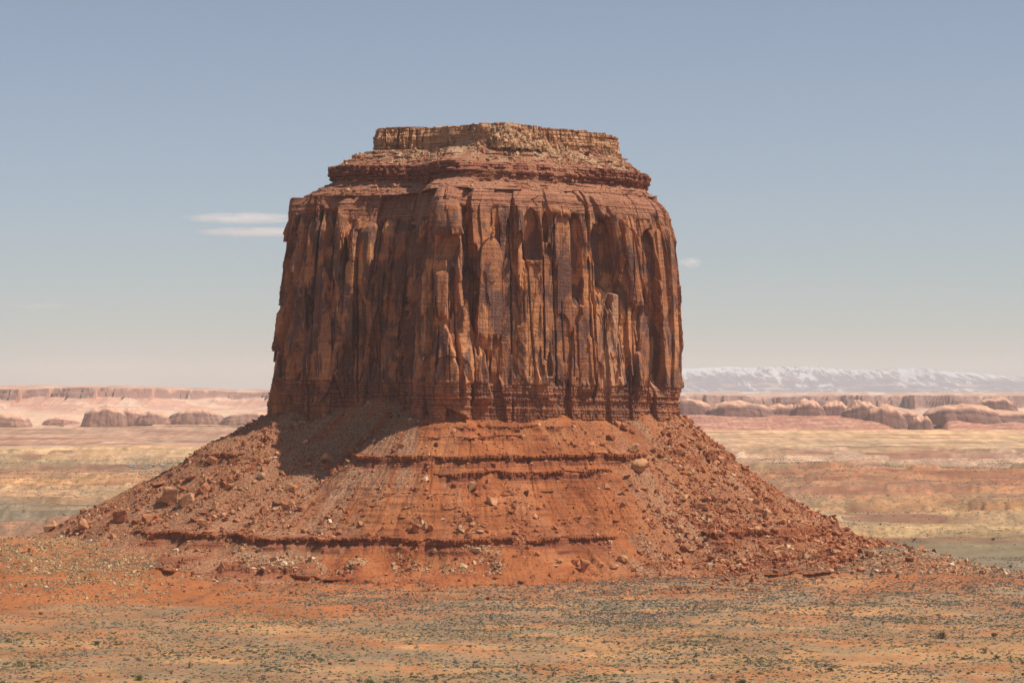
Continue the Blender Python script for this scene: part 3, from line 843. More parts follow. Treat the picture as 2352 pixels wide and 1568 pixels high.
# ---- bedded bands at foot and rim, blocky
def beds(zv, sv, jz, seed, thick, blk, ampb, ampl):
    q = zv / thick + .35 * noise(sv / 60, zv * 0, seed)
    lay = np.floor(q); fr = q - lay
    off = cell(lay, lay * 0, seed + 1) - .5
    bw = blk * (.6 + .9 * cell(lay, lay * 0 + 3, seed + 2))
    sb = sv / bw + cell(lay, lay * 0 + 9, seed + 3) * 7
    cb = cell(sb, lay, seed + 4) - .5
    fs = sb - np.floor(sb)
    joint = -.55 * ((np.minimum(fr, 1 - fr) < .12) | (np.minimum(fs, 1 - fs) * bw < .2))
    return ampl * off + ampb * cb + joint
zt_ = TILT * np.interp(SS, S, BXs)                           # dip of the strata
zst = ZZ - zt_
wbase = sst(131.5, 129.5, zst + .8 * noise(SS / 15, ZZ * 0, 209))
rim = np.interp(S, S, 256 + 3 * noise(S / 20, S * 0, 210))
mleft = sst(760, 800, PXs) * sst(1010, 950, PXs) * (S > 20) * (S < s_at(1010))
rim = rim - 9 * mleft * (.8 + .4 * noise(S / 9, S * 0, 211))
wtop = sst(-2, 2, zst - rim[None, :])
Db = beds(zst, SS, 0, 220, 2.2, 3.2, .9, 1.3) + .5 * ridged(SS / 2.2, ZZ / 25, 2, 221)
Dt = beds(zst, SS, 0, 230, 1.5, 4.0, .6, .8)
broad = smooth(D.mean(0), 41)[None, :]
D = D * (1 - .35 * wbase) + wbase * (Db + 1.0) + wtop * Dt
D = D + wbase * (131 - zst) * .02
D = D * (1 - .45 * wtop)
D = D * (1 - .62 * sst(55, 20, SS))
D = np.clip(D, -14, 13)

# recession of the top towards the cap outline
def trec(zv, ml, sv):
    a = np.interp(zv, [244, 255, 262, 268, 271.5], [0, .02, .07, .17, .26])
    b = np.interp(zv, [240, 246, 256, 264, 271.5], [0, .06, .17, .27, .36])
    return a * (1 - ml) + b * ml
ML = np.broadcast_to(mleft[None, :], SS.shape)
tower = (S > s_at(652)) & (S < s_at(716)) | (S < 42)
tower_m = smooth(tower.astype(float), 7)
T = trec(zst, ML, SS) * (1 - .93 * tower_m[None, :])
def side_shift(bx, z):
    wl_ = sst(-105, -178, bx); wr_ = sst(70, 124, bx)
    return wl_ * (3.5 + np.clip(z - 105, 0, 165) * .058) - wr_ * (2.5 + 4.5 * sst(160, 108, z) + 2.0 * sst(215, 262, z))
BX2 = BXs[None, :] + side_shift(BXs[None, :] + 0 * ZZ, ZZ)
Xc = BX2 * (1 - T) + CXs[None, :] * T + NX[None, :] * D
Yc = BYs[None, :] * (1 - T) + CYs[None, :] * T + NY[None, :] * D
V = np.stack([Xc, Yc, ZZ], -1).reshape(-1, 3)
fc = grid_faces(*SS.shape)
me = make_mesh('cliff', localV(V), fc, False, None, dict(pale=pale, base=wbase, top=wtop))
link('cliff', me, M_cliff, butte)

# ---- upper slopes and ledges, then the cap
zu = np.concatenate([np.arange(270.0, 306.0, .33)])
SU, ZU = np.meshgrid(S, zu)
bxu = np.broadcast_to(BXs, SU.shape); byu = np.broadcast_to(BYs, SU.shape)
zsu = ZU - TILT * bxu
mlu = np.broadcast_to(mleft[None, :], SU.shape)
front = sst(1000, 1060, PXs) * sst(1420, 1350, PXs) * (S < s_at(1420)) * (S > s_at(1000))
FR = np.broadcast_to(front[None, :], SU.shape)
ta = np.interp(zsu, [268, 270, 272, 278, 280.0, 284.5, 285.2, 290.5, 292, 296, 304.5, 306.5], [.20, .26, .30, .50, .535, .535, .55, .555, .60, .72, .97, 1.0])
tb = np.interp(zsu, [268, 270, 271, 276, 279.0, 283.5, 286, 288.5, 292, 296, 304.5, 306.5], [.16, .22, .25, .42, .46, .48, .54, .57, .66, .77, .97, .99])
tu = ta * (1 - FR) + tb * FR
tu = tu + .030 * fbm(SU / 22, ZU / 14, 4, 240) * sst(271, 275, zsu) * sst(305, 300, zsu)
inv_band = sst(279, 280, zsu) * sst(291.5, 290.5, zsu)
sm_ledge = sst(.1, .3, noise(SU / 25, zsu / 2.2, 241))
wl = np.clip(inv_band * (1 - .35 * sst(.0, .3, noise(SU / 18, ZU / 30, 243)) * FR) + .8 * sm_ledge * (1 - inv_band), 0, 1)
wl = wl * (1 - .8 * sst(.12, .3, noise(SU / 13, ZU / 40, 249)) * FR)
Du = wl * (beds(zsu, SU, 0, 250, 2.0, 4.2, 2.6, 1.6)) + (1 - wl) * (.5 * fbm(SU / 3, ZU / 1.5, 3, 242) + 1.1 * fbm(SU / 9, ZU / 5, 3, 244))
brk = .1 + .9 * sst(-.25, .1, noise(SU / 16, ZU * 0, 248) + .25 * (1 - FR))
Du = Du + 3.0 * brk * inv_band * sst(281.5, 284.5, zsu) + .6 * inv_band + 1.6 * sst(297.5, 298, zsu) * sst(300.2, 299.9, zsu) * sst(-.1, .1, noise(SU / 30, zsu * 0, 247))
# lower rubble shoulders poking over the band in front
Xu = (bxu + side_shift(bxu, bxu * 0 + 270)) * (1 - tu) + CXs[None, :] * tu + NX[None, :] * Du
Yu = byu * (1 - tu) + CYs[None, :] * tu + NY[None, :] * Du
slopem = np.clip(1 - wl, 0, 1)
rub = np.clip(sst(.0, .3, noise(SU / 20, ZU / 30, 245) + .25 * sst(292, 300, zsu)), 0, 1) * slopem * sst(284, 296, zsu)
V = np.stack([Xu, Yu, ZU], -1).reshape(-1, 3)
me = make_mesh('shale_slope', localV(V), grid_faces(*SU.shape), False, None, dict(slope=slopem, cap=SU * 0, rubble=rub))
link('shale_slope', me, M_upper, butte)

# cap: wall rows then a closing top made of shrinking rings
zc = np.arange(0, 1.0001, .022)
SCp, FCp = np.meshgrid(S, zc)
cpx = 1176 + F * CXs / CYs
topz = 320.5 + TILT * 1.25 * CXs + 1.3 * fbm(S / 14, S * 0, 4, 260) + 1.0 * (cell(S / 9, S * 0, 264) - .5) + 1.8 * np.exp(-((cpx - 1165) / 60)**2) * (CYs < 1760) - 1.5 * sst(1330, 1420, cpx)
botz = 303.0 + TILT * CXs
Zcap = botz[None, :] + (topz - botz)[None, :] * FCp
Dc = 2.6 * ridged(SCp / 17, FCp * .5, 3, 261) + .9 * fbm(SCp / 4, FCp * 3, 3, 262)
hb = beds(Zcap, SCp, 0, 270, 2.6, 13.0, 1.2, 1.0)
Dc = Dc + hb + 1.6 * np.sin(np.clip(FCp * 1.15, 0, 1) * 3.14)
for i in range(34):                                          # vertical joints and spalls
    s0 = rng.uniform(0, s_hi); wd = rng.uniform(.4, 3.5)
    Dc -= np.clip((wd - np.abs(SCp - s0 - rng.normal(0, 1.5) * FCp)) / .5, 0, 1) * rng.uniform(.5, 2.2)
# the front of the cap is broken down to a rubble ramp
ctr = (sst(1030, 1150, cpx) * sst(1300, 1200, cpx) * (CYs < 1760))[None, :]
undercut = -2.4 * sst(.12, .0, FCp) * (1 - ctr)
Dc = Dc + undercut - 2.6
ctl = (np.clip(1 - np.abs(cpx - 1165) / 170, 0, 1) * (CYs < 1760))[None, :]
ramp_ = ctl * 10 - FCp * 10.5 - .5 + 1.2 * fbm(SCp / 5, FCp * 4, 3, 267)
onr = sst(-.6, .6, ramp_ - Dc)
Dc = np.maximum(Dc, ramp_)
Xk = CXs[None, :] + NX[None, :] * Dc; Yk = CYs[None, :] + NY[None, :] * Dc
rows = [np.stack([Xk, Yk, Zcap], -1)]
last = rows[0][-1]
cen = np.array([-8, 1778, 0.0])
for f_ in (.03, .06, .1, .16, .25, .4, .6, .8, 1.0):
    r = last.copy(); r[:, :2] = last[:, :2] * (1 - f_) + cen[:2] * f_
    r[:, 2] = (last[:, 2]) * (1 - f_) + (321.5 + TILT * r[:, 0]) * f_ + .35 * noise(r[:, 0] / 3, r[:, 1] / 3, 263) + .8 * sst(0, .2, f_)
    rows.append(r[None])
# ring joining the cap's foot to the slope below
foot = rows[0][0].copy(); foot[:, :2] = foot[:, :2] * .86 + cen[:2] * .14; foot[:, 2] -= .5
allr = np.concatenate([foot[None], *rows], 0)
nr = allr.shape[0]
capv = np.ones(allr.shape[:2]); rubv = np.zeros(allr.shape[:2])
rubv[1:1 + len(zc)] = .8 * onr * sst(-.2, .2, noise(SCp / 6, FCp * 3, 266) + .1)
capv[1:1 + len(zc)] = 1 - .6 * rubv[1:1 + len(zc)]
me = make_mesh('cap_rock', localV(allr.reshape(-1, 3)), grid_faces(nr, len(S)), False, None, dict(slope=capv * 0, cap=capv, rubble=rubv))
link('cap_rock', me, M_upper, butte)
# bench that closes the top of the left tower and the rim behind it
bench = []
for f_ in (0, .12, .3, .5, .75, 1.0):
    r = np.stack([Xc[-1] * (1 - f_) + Xu[2] * f_, Yc[-1] * (1 - f_) + Yu[2] * f_, np.full(len(S), 270.9) - .4 * f_ + .4 * noise(S / 3, S * 0 + f_ * 4, 281)], -1)
    bench.append(r)
bench = np.array(bench)
me = make_mesh('rim_bench', localV(bench.reshape(-1, 3)), grid_faces(6, len(S)), False, None, dict(slope=np.ones(bench.shape[:2]), cap=np.zeros(bench.shape[:2]), rubble=np.zeros(bench.shape[:2])))
link('rim_bench', me, M_upper, butte)

# ------------------------------------------------------------------ rock prototypes
def hull_pts(r, n, kind):
    p = r.normal(size=(n, 3))
    if kind == 'block': p = np.sign(p) * np.abs(p)**.35
    elif kind == 'round': p /= np.linalg.norm(p, axis=1)[:, None]
    elif kind == 'slab': p = np.sign(p) * np.abs(p)**.4; p[:, 2] *= .35
    elif kind == 'cone': p /= np.linalg.norm(p, axis=1)[:, None]; p[:, :2] *= np.clip(1.1 - p[:, 2:3], .15, 1.6)
    p /= np.abs(p).max(0)[None, :]
    if kind == 'slab': p[:, 2] *= .38
    return p

def hull_mesh(name, pts, detail=0, seed=0, rough=.06, cubic=False):
    bm = bmesh.new()
    for q in pts: bm.verts.new(q)
    bmesh.ops.convex_hull(bm, input=bm.verts)
    loose = [v for v in bm.verts if not v.link_faces]
    bmesh.ops.delete(bm, geom=loose, context='VERTS')
    if detail:
        bmesh.ops.bevel(bm, geom=list(bm.edges), offset=.05, segments=1, affect='EDGES', clamp_overlap=True)
        bmesh.ops.triangulate(bm, faces=bm.faces)
        bmesh.ops.subdivide_edges(bm, edges=[e for e in bm.edges if e.calc_length() > .35], cuts=detail, use_grid_fill=True)
        bmesh.ops.triangulate(bm, faces=bm.faces)
        bm.normal_update()
        co = np.array([v.co for v in bm.verts])
        n = fbm(co[:, 0] * 1.6 + co[:, 2] * .9 + seed, co[:, 1] * 1.6 + co[:, 2] * 1.1, 4, seed)
        lay = noise(co[:, 2] * 5 + seed, co[:, 0] * .4, seed + 3)
        for v, a, l in zip(bm.verts, n, lay): v.co += v.normal * float(rough * (a + .5 * l))
    me = bpy.data.meshes.new(name); bm.to_mesh(me); bm.free()
    me.shade_flat()
    return me

def proto_arrays(kind, n, seed):
    r = np.random.default_rng(seed)
    me = hull_mesh('tmp', hull_pts(r, n, kind))
    bm = bmesh.new(); bm.from_mesh(me); bmesh.ops.triangulate(bm, faces=bm.faces)
    V = np.array([v.co for v in bm.verts]); Fc = np.array([[v.index for v in f.verts] for f in bm.faces])
    bm.free(); bpy.data.meshes.remove(me)
    return V, Fc

def scatter_mesh(name, protos, P, scale, rotz, tilt, cols, which):
    """many small pieces merged into one mesh: P (n,3) scale (n,3)"""
    Vs, Fs, Cs = [], [], []
    base = 0
    for k, (pv, pf) in enumerate(protos):
        idx = np.nonzero(which == k)[0]
        if not len(idx): continue
        v = pv[None] * scale[idx][:, None, :]
        ca, sa = np.cos(tilt[idx])[:, None], np.sin(tilt[idx])[:, None]
        y = v[..., 1] * ca - v[..., 2] * sa; z = v[..., 1] * sa + v[..., 2] * ca
        cb, sb = np.cos(rotz[idx])[:, None], np.sin(rotz[idx])[:, None]
        x = v[..., 0] * cb - y * sb; y2 = v[..., 0] * sb + y * cb
        q = np.stack([x, y2, z], -1) + P[idx][:, None, :]
        Vs.append(q.reshape(-1, 3))
        f = pf[None] + (np.arange(len(idx)) * len(pv))[:, None, None] + base
        Fs.append(f.reshape(-1, 3)); base += len(idx) * len(pv)
        cc = cols[idx][:, None, :] * np.ones((1, len(pv), 1))
        Cs.append(cc.reshape(-1, 3))
    return make_mesh(name, np.concatenate(Vs), np.concatenate(Fs), False, np.concatenate(Cs))

# ------------------------------------------------------------------ loose stones on the slopes (uncountable)
def pick_cols(r, n, pal, wts):
    pal = np.array(pal); k = r.choice(len(pal), n, p=np.array(wts) / sum(wts))
    return pal[k] * r.uniform(.75, 1.25, (n, 1))
RED_P = [(.31, .10, .042), (.38, .14, .062), (.22, .068, .034), (.45, .20, .095)]
PALE_P = [(.46, .28, .15), (.42, .23, .115), (.52, .37, .23), (.36, .18, .09)]
YEL_P = [(.44, .30, .14), (.36, .23, .11), (.50, .38, .22), (.28, .17, .085)]

stone_protos = [proto_arrays('block', 9, 1), proto_arrays('block', 8, 2), proto_arrays('round', 12, 3), proto_arrays('slab', 9, 4), proto_arrays('block', 10, 5)]

def talus_stones():
    r = np.random.default_rng(77)
    n = 400000
    x = r.uniform(-390, 400, n); y = r.uniform(1330, 1790, n)
    z, d, dd, s, px, rock = talus(x, y, True)
    g = G(x, y)
    py = HOR + F * (ZC - np.maximum(z, g)) / y
    patch = fbm(s / 12, d / 45, 4, 301)
    streak = sst(.0, .3, fbm(s / 9, d / 120, 3, 302))
    on = (z > g - .2) & (d > 1)
    dens = .16 + .22 * streak
    dens = dens + .55 * sst(1430, 1560, px) * sst(-.25, .25, patch) + .12 * sst(1430, 1560, px)
    dens = dens + .50 * sst(830, 640, px) * sst(-.2, .25, patch) + .1 * sst(830, 640, px)
    whit = sst(1245, 1262, py) * sst(1325, 1300, py) * sst(500, 560, px) * sst(1180, 1120, px) * sst(.0, .2, fbm(x / 16, y / 30, 3, 303))
    dens = dens + .9 * whit
    gulley = sst(.25, .7, ridged(s / 17 + .5 * noise(s / 30, d / 40, 2), d / 130, 3, 31)) * sst(1430, 1380, px) * sst(800, 850, px) * sst(60, 90, d)
    dens = dens + .28 * gulley
    apron = (~on) & (g > z) & (py > 1190) & (x < -190)
    yel = apron * sst(1390, 1290, py - .12 * (px - 100)) * sst(420, 260, px) * sst(-.35, .2, fbm(x / 30, y / 30, 3, 305) + .1)
    yel2 = (x > 200) * ((~on)) * .12 * sst(1480, 1600, y)
    front = (~on) & (d < 260) & (py < 1420)
    dens = dens * np.where((z < 23) & (px < 1450) & (whit < .1), .35, 1)
    dens = np.where(on, dens, .75 * yel + yel2 + .05 * front)
    dens = dens * sst(1790, 1740, y)
    chute = sst(-.25, .3, fbm(s / 11, d / 150, 3, 306))
    dens = np.where(on, dens * (.45 + .9 * chute), dens)
    keep = r.random(n) < np.clip(dens, 0, 1)
    coarse = fbm(x / 17, y / 22, 3, 307)[keep]
    x, y, z, g, px, py, whit, yel, yel2, d = [a[keep] for a in (x, y, z, g, px, py, whit, yel, yel2, d)]
    m = len(x)
    zz = np.maximum(z, g)
    size = .27 * (r.random(m) + 1e-3)**(-.43)
    size = np.clip(size, .26, 2.2) * (1 + .5 * sst(1450, 1600, px)) * (1 + .25 * (whit > .3))
    size = np.clip(size * (1 + .9 * np.clip(coarse, -.35, .8)), .24, 2.6)
    pr = pick_cols(r, m, RED_P, [3, 4, 2, 2]); pp = pick_cols(r, m, PALE_P, [2, 3, 2, 2]); py_ = pick_cols(r, m, YEL_P, [3, 3, 2, 3])
    ispale = r.random(m) < np.clip(.10 + .85 * (whit > .15) + .10 * sst(830, 640, px) + .35 * (yel2 > 0), 0, 1)
    col = np.where(ispale[:, None], pp, pr)
    isy = (yel > 0) | ((yel2 > 0) & (r.random(m) < .3))
    col = np.where(isy[:, None], py_, col)
    size = np.where(isy, np.clip(size * .9, .28, 1.1), size)
    sc_ = size[:, None] * r.uniform(.65, 1.35, (m, 3)); sc_[:, 2] *= .8
    which = r.integers(0, len(stone_protos), m)
    P = np.stack([x, y, zz + sc_[:, 2] * .15], -1)
    me = scatter_mesh('stones', stone_protos, P, sc_, r.uniform(0, 6.28, m), r.normal(0, .45, m), col, which)
    link('rubble', me, M_stones, kind='stuff', label='loose red, tan and pale stones strewn over the slopes of the butte', category='rubble')
    return m
nst = talus_stones()

def upper_stones():
    r = np.random.default_rng(78)
    n = 22000
    ci = r.integers(int(np.searchsorted(S, 30)), int(np.searchsorted(S, s_hi)), n); ri = r.integers(2, len(zu) - 1, n)
    P = np.stack([Xu[ri, ci], Yu[ri, ci], ZU[ri, ci]], -1)
    sl_ = slopem[ri, ci]; cp = 1176 + F * P[:, 0] / P[:, 1]; hgt = zsu[ri, ci]
    dens = sl_ * (.12 + .8 * sst(286, 300, hgt) * sst(-.1, .25, noise(cp / 60, hgt / 20, 311) + .15 * sst(1000, 1080, cp)))
    k = r.random(n) < dens
    P = P[k]; hgt = hgt[k]; m = len(P)
    # rubble ramp through the broken front of the cap
    n2 = 1400
    ctri = np.nonzero(ctr[0] > .4)[0]
    c2 = r.choice(ctri, n2); f2 = r.random(n2)**1.4 * .85
    r2 = np.clip((f2 / .022).astype(int), 0, len(zc) - 1)
    P2 = np.stack([Xk[r2, c2], Yk[r2, c2], Zcap[r2, c2]], -1)
    P = np.concatenate([P, P2]); m = len(P); hgt = np.concatenate([hgt, np.full(n2, 310.)])
    size = np.clip(.28 * (r.random(m) + 1e-3)**(-.45), .25, 2.2)
    col = np.where((r.random(m) < np.clip(.15 + .6 * sst(280, 300, hgt), 0, 1))[:, None], pick_cols(r, m, PALE_P, [2, 3, 2, 2]), pick_cols(r, m, RED_P, [3, 4, 2, 2]))
    sc_ = size[:, None] * r.uniform(.6, 1.4, (m, 3))
    me = scatter_mesh('upper_stones', stone_protos, P, sc_, r.uniform(0, 6.28, m), r.normal(0, .5, m), col, r.integers(0, len(stone_protos), m))
    link('rubble', me, M_stones, kind='stuff', label='pale fallen blocks and stones on the slope just under the flat cap', category='rubble')
upper_stones()

# ------------------------------------------------------------------ boulders, each its own object
# px, py (centre), width, height in picture pixels, kind, material, tilt, label
RED, TAN_, PALE_ = M_red, M_tan, M_pale
B = [
 (191,1203,34,32,'block','t',.1,'square boulder with a sunlit top and dark front on the pebbly ridge at far left'),
 (112,1208,38,24,'slab','t',-.5,'tilted tan slab alone on the ridge left of the square dark-fronted boulder'),
 (396,1136,46,44,'block','t',.15,'biggest boulder on the left slope, squarish with a rounded top'),
 (431,1146,40,34,'block','t',-.3,'split half leaning right of the biggest boulder on the left slope'),
 (366,1149,20,18,'block','t',.2,'small block tucked against the left foot of the biggest left slope boulder'),
 (469,1116,37,32,'cone','r',.1,'pyramid shaped boulder uphill right of the biggest left slope boulder'),
 (438,1096,30,20,'block','r',.3,'dark red block near the skyline above the biggest left slope boulder'),
 (474,1098,18,20,'slab','t',.9,'upright thin slab standing behind the pyramid shaped boulder'),
 (278,1184,36,34,'block','r',-.2,'dark angular boulder just right of the ridge corner on the lower left slope'),
 (337,1190,36,26,'block','r',.2,'banded block lying right of the dark angular boulder on the lower left slope'),
 (312,1196,22,18,'block','r',.1,'lower block touching the left end of the banded block'),
 (316,1167,22,16,'cone','r',.2,'small pointed boulder above the banded block on the left slope'),
 (468,1201,28,22,'block','t',.1,'boxy boulder above the long lower ledge on the left slope'),
 (483,1216,28,13,'slab','r',.15,'flat slab just below the boxy boulder near the lower ledge'),
 (434,1228,20,20,'block','r',.2,'block sitting on the lip of the lower ledge at left'),
 (447,1192,22,13,'block','r',.1,'low block up slope to the left of the boxy boulder'),
 (487,1059,26,18,'block','r',.3,'block on the left skyline just below the ledge corner'),
 (364,1111,38,14,'slab','r',-.42,'long slab lying along the left skyline of the rubble slope'),
 (754,1050,32,22,'block','t',.2,'large sunlit block at the left end of the long middle ledge'),
 (527,1117,20,16,'block','r',.2,'block in the open between the pyramid boulder and the shadow of the butte'),
 (643,1153,30,15,'block','t',.2,'flat topped block pile on the left slope right of centre'),
 (637,1166,28,8,'slab','t',-.15,'thin plate under the flat topped block pile on the left slope'),
 (533,1175,15,14,'round','t',.0,'round tan boulder in the middle of the lower left slope'),
 (670,1122,24,16,'block','t',.3,'sunlit block just below the edge of the butte shadow'),
 (494,1160,16,22,'block','t',.3,'narrow block standing below the biggest left slope boulder'),
 (600,1092,20,18,'round','p',.1,'pale boulder lying inside the shadow of the butte'),
 (640,1044,18,14,'block','t',.2,'tan block in the shadow high on the left slope'),
 (591,1056,30,16,'block','r',.1,'brown block at the upper left edge of the butte shadow'),
 (612,1058,20,12,'block','r',.2,'second brown block right of the one at the upper edge of the shadow'),
 (690,1168,20,14,'block','r',.1,'reddish block right of the thin plate on the left slope'),
 (597,1262,22,10,'slab','p',.1,'pale flat stone just under the lower ledge at left'),
 (665,1271,14,16,'block','p',.2,'pale upright stone below the lower ledge left of centre'),
 (556,1262,13,13,'round','t',.0,'round brown stone tucked under the lower ledge at left'),
 (410,1297,24,8,'slab','r',.1,'small dark flat rock on the orange slope above the lowest ledge'),
 (1087,1119,27,28,'block','t',.1,'bright tan boulder alone in the centre of the front slope'),
 (1129,1150,29,19,'block','t',.3,'tan slab sided boulder just below right of the bright tan centre boulder'),
 (956,1212,21,25,'block','r',.1,'upright boulder above the lower ledge left of centre'),
 (976,1205,15,22,'cone','t',.2,'pointed boulder between two upright ones above the lower ledge'),
 (990,1210,14,18,'block','r',.1,'narrow boulder right of the pointed one above the lower ledge'),
 (940,1215,17,12,'block','r',.0,'low block left of the upright boulder above the lower ledge'),
 (1085,1203,15,14,'round','t',.0,'round boulder above the pale stone heap on the lower ledge'),
 (1055,1211,12,11,'round','p',.0,'small pale round stone left of the round boulder above the lower ledge'),
 (1059,1219,18,9,'slab','p',.3,'pale plate beside the stone heap on the lower ledge'),
 (1103,1221,18,11,'slab','p',.1,'pale block in the heap at the centre of the lower ledge'),
 (1111,1207,15,9,'slab','t',.1,'flat tan stone right of the round boulder above the lower ledge'),
 (1184,1223,16,16,'slab','r',.7,'leaning plate above the lower ledge right of centre'),
 (1327,1187,22,11,'slab','r',-.3,'dark slab on the right of the clean front slope'),
 (1346,1297,28,37,'block','r',.0,'tall dark boulder balanced at the foot of the slope right of centre'),
 (1321,1291,18,14,'block','r',.2,'dark lump just left of the balanced tall boulder'),
 (1430,1283,26,22,'round','t',.2,'large rounded boulder at the slope foot right of the balanced one'),
 (1411,1300,24,14,'round','t',-.2,'low oval boulder between the balanced one and the rounded one'),
 (1384,1297,10,9,'round','r',.0,'small red stone right of the balanced boulder'),
 (1288,1290,16,11,'block','p',.1,'pale stone left of the balanced boulder at the foot of the slope'),
 (1277,1299,13,7,'slab','p',.1,'flat pale stone nearest the foot of the slope'),
 (1241,1242,12,10,'block','p',.1,'pale block perched on the lower ledge right of centre'),
 (1117,1102,16,11,'block','t',.2,'tan block just under the double ledge at the centre'),
 (1115,1115,12,12,'block','r',.1,'dark block right of the bright tan centre boulder'),
 (1077,1069,15,15,'block','r',.2,'block lying under the long middle ledge left of centre'),
 (1134,1067,14,13,'block','r',.0,'block lying under the long middle ledge at centre'),
 (1191,989,11,9,'block','r',.1,'small block on the upper front slope'),
 (846,1332,20,12,'round','r',.1,'smooth red boulder at the left end of the scrub covered fan'),
 (874,1118,12,9,'cone','r',.1,'small pointed rock on the left part of the front slope'),
 (990,1138,16,8,'slab','t',-.4,'narrow tan plate on the front slope below the shadowed ledge'),
 (805,1036,20,13,'block','r',.3,'red block at the left tip of the long middle ledge'),
 (1436,981,28,18,'block','r',.3,'largest block of the heap under the cliff at right'),
 (1418,972,18,12,'block','r',.1,'left block of the heap under the cliff at right'),
 (1452,992,16,11,'slab','r',.5,'lower plate of the heap under the cliff at right'),
 (1456,1027,34,26,'round','t',-.6,'long dark boulder leaning down slope right of the middle ledge'),
 (1486,1049,26,12,'slab','t',-.5,'flat slab below the long leaning boulder on the right slope'),
 (1469,1070,46,32,'round','t',-.45,'big smooth egg shaped tan boulder on the right slope'),
 (1588,1006,30,10,'slab','r',.3,'upper of two stacked plates high on the right slope'),
 (1604,1022,32,18,'slab','r',.15,'lower and larger of two stacked plates high on the right slope'),
 (1578,1072,28,16,'slab','t',-.5,'flat sunlit slab tilted down slope on the right flank'),
 (1671,1088,20,20,'block','r',.3,'cracked block near the right skyline under the ledge'),
 (1652,1054,18,15,'block','t',.3,'sunlit block on the ledge near the right skyline'),
 (1624,1045,20,14,'slab','r',-.5,'dark tilted block left of the sunlit block near the right skyline'),
 (1609,1162,34,22,'block','t',-.2,'broad block in the middle of the right slope'),
 (1570,1139,34,16,'slab','t',-.2,'wide low boulder left above the broad block on the right slope'),
 (1620,1146,26,15,'slab','t',-.3,'sunlit plate right above the broad block on the right slope'),
 (1655,1147,20,24,'slab','r',-.9,'bundle of steep plates on the right slope'),
 (1680,1168,24,18,'block','r',-.3,'dark block right of the broad block on the right slope'),
 (1736,1184,15,24,'cone','p',.0,'pale pointed cone of rock standing on the right slope'),
 (1757,1180,34,22,'slab','t',-.7,'long slab leaning just right of the pale cone rock'),
 (1793,1196,38,16,'slab','t',-.35,'long flat slab lower right of the pale cone rock'),
 (1563,1212,20,16,'round','t',.1,'rounded boulder above the lower ledges on the right slope'),
 (1575,1256,26,19,'round','r',.1,'dome topped dark boulder on the scrubby foot at right'),
 (1589,1264,16,10,'slab','t',.1,'sunlit plate leaning on the dome topped dark boulder'),
 (1702,1289,26,16,'block','t',-.2,'flat faced block above the red gully at the right foot'),
 (1785,1258,42,11,'slab','t',-.5,'long thin slab below the right hand ledge'),
 (1757,1262,16,14,'block','r',-.2,'block left of the long thin slab below the right hand ledge'),
 (1999,1271,20,18,'block','r',.1,'dark boulder on the far right toe of the slope'),
 (1941,1238,14,7,'round','t',.0,'flat round stone on the last dark ledge at right'),
 (1916,1285,16,10,'round','r',.0,'dark red boulder on the smooth red mound at right'),
 (1481,1224,13,8,'slab','t',.2,'small tan stone above the dark rock tumble on the right slope'),
 (1839,1197,20,10,'slab','t',-.4,'upper of two slabs near the skyline at lower right'),
 (1857,1205,18,8,'slab','t',-.5,'lower of two slabs near the skyline at lower right'),
 (1717,1210,22,14,'round','r',-.2,'rounded dark boulder under the pale cone rock'),
 (1739,1216,20,13,'round','t',-.2,'tan boulder right of the rounded dark one under the pale cone'),
 (1780,1221,22,13,'round','r',-.1,'smooth boulder just above the right hand ledge'),
 (1743,1324,16,9,'block','t',-.3,'tan block in the red gully at the right foot'),
 (1947,1213,17,9,'slab','p',-.1,'pale block on the skyline where the right slope meets the plain'),
 (2278,1342,11,9,'block','p',.1,'pale lone block among scrub at the far right'),
 (2033,1312,30,7,'slab','r',.0,'dark flat outcrop slab among scrub at right'),
 (627,975,14,16,'cone','r',.1,'small spike of rock at the foot of the left cliff corner'),
 (850,927,18,12,'block','t',.3,'tan block on the scree under the left wall'),
]
def place_boulder(name, me, px, py, wpx, hpx, kind, tilt, seed, **tags):
    cy = py + hpx * .40
    x, y, z = hit(px, cy, 1380)
    k = y / F
    o = link(name, me, None, **tags)
    wd = wpx * k / 2; hh = hpx * k / 2
    depth = wd * random.Random(seed).uniform(.75, 1.05)
    sz = hh
    if kind == 'slab': sz = max(hh / .5, wd * .55)
    o.scale = (wd, depth, sz)
    o.rotation_euler = (random.Random(seed + 1).uniform(-.15, .15), tilt, random.Random(seed + 2).uniform(-.35, .35) + (0 if kind != 'block' else random.Random(seed + 5).uniform(-.3, .3)))
    zc_ = z + (hh * .62 if kind != 'slab' else hh * .5)
    o.location = (x, y + depth * .2, zc_)
    return o
mats = {'r': M_red, 't': M_tan, 'p': M_pale}
for i, (px, py, wpx, hpx, kind, mk, tilt, lab) in enumerate(B):
    r = np.random.default_rng(1000 + i)
    me = hull_mesh('boulder', hull_pts(r, 13 if kind != 'round' else 40, kind), 2, i + 5, .07 if kind != 'round' else .10)
    me.materials.append(mats[mk])
    place_boulder('boulder', me, px, py, wpx, hpx, kind, tilt, i, label=lab, category='boulder', group='boulders fallen on the slopes of the butte')

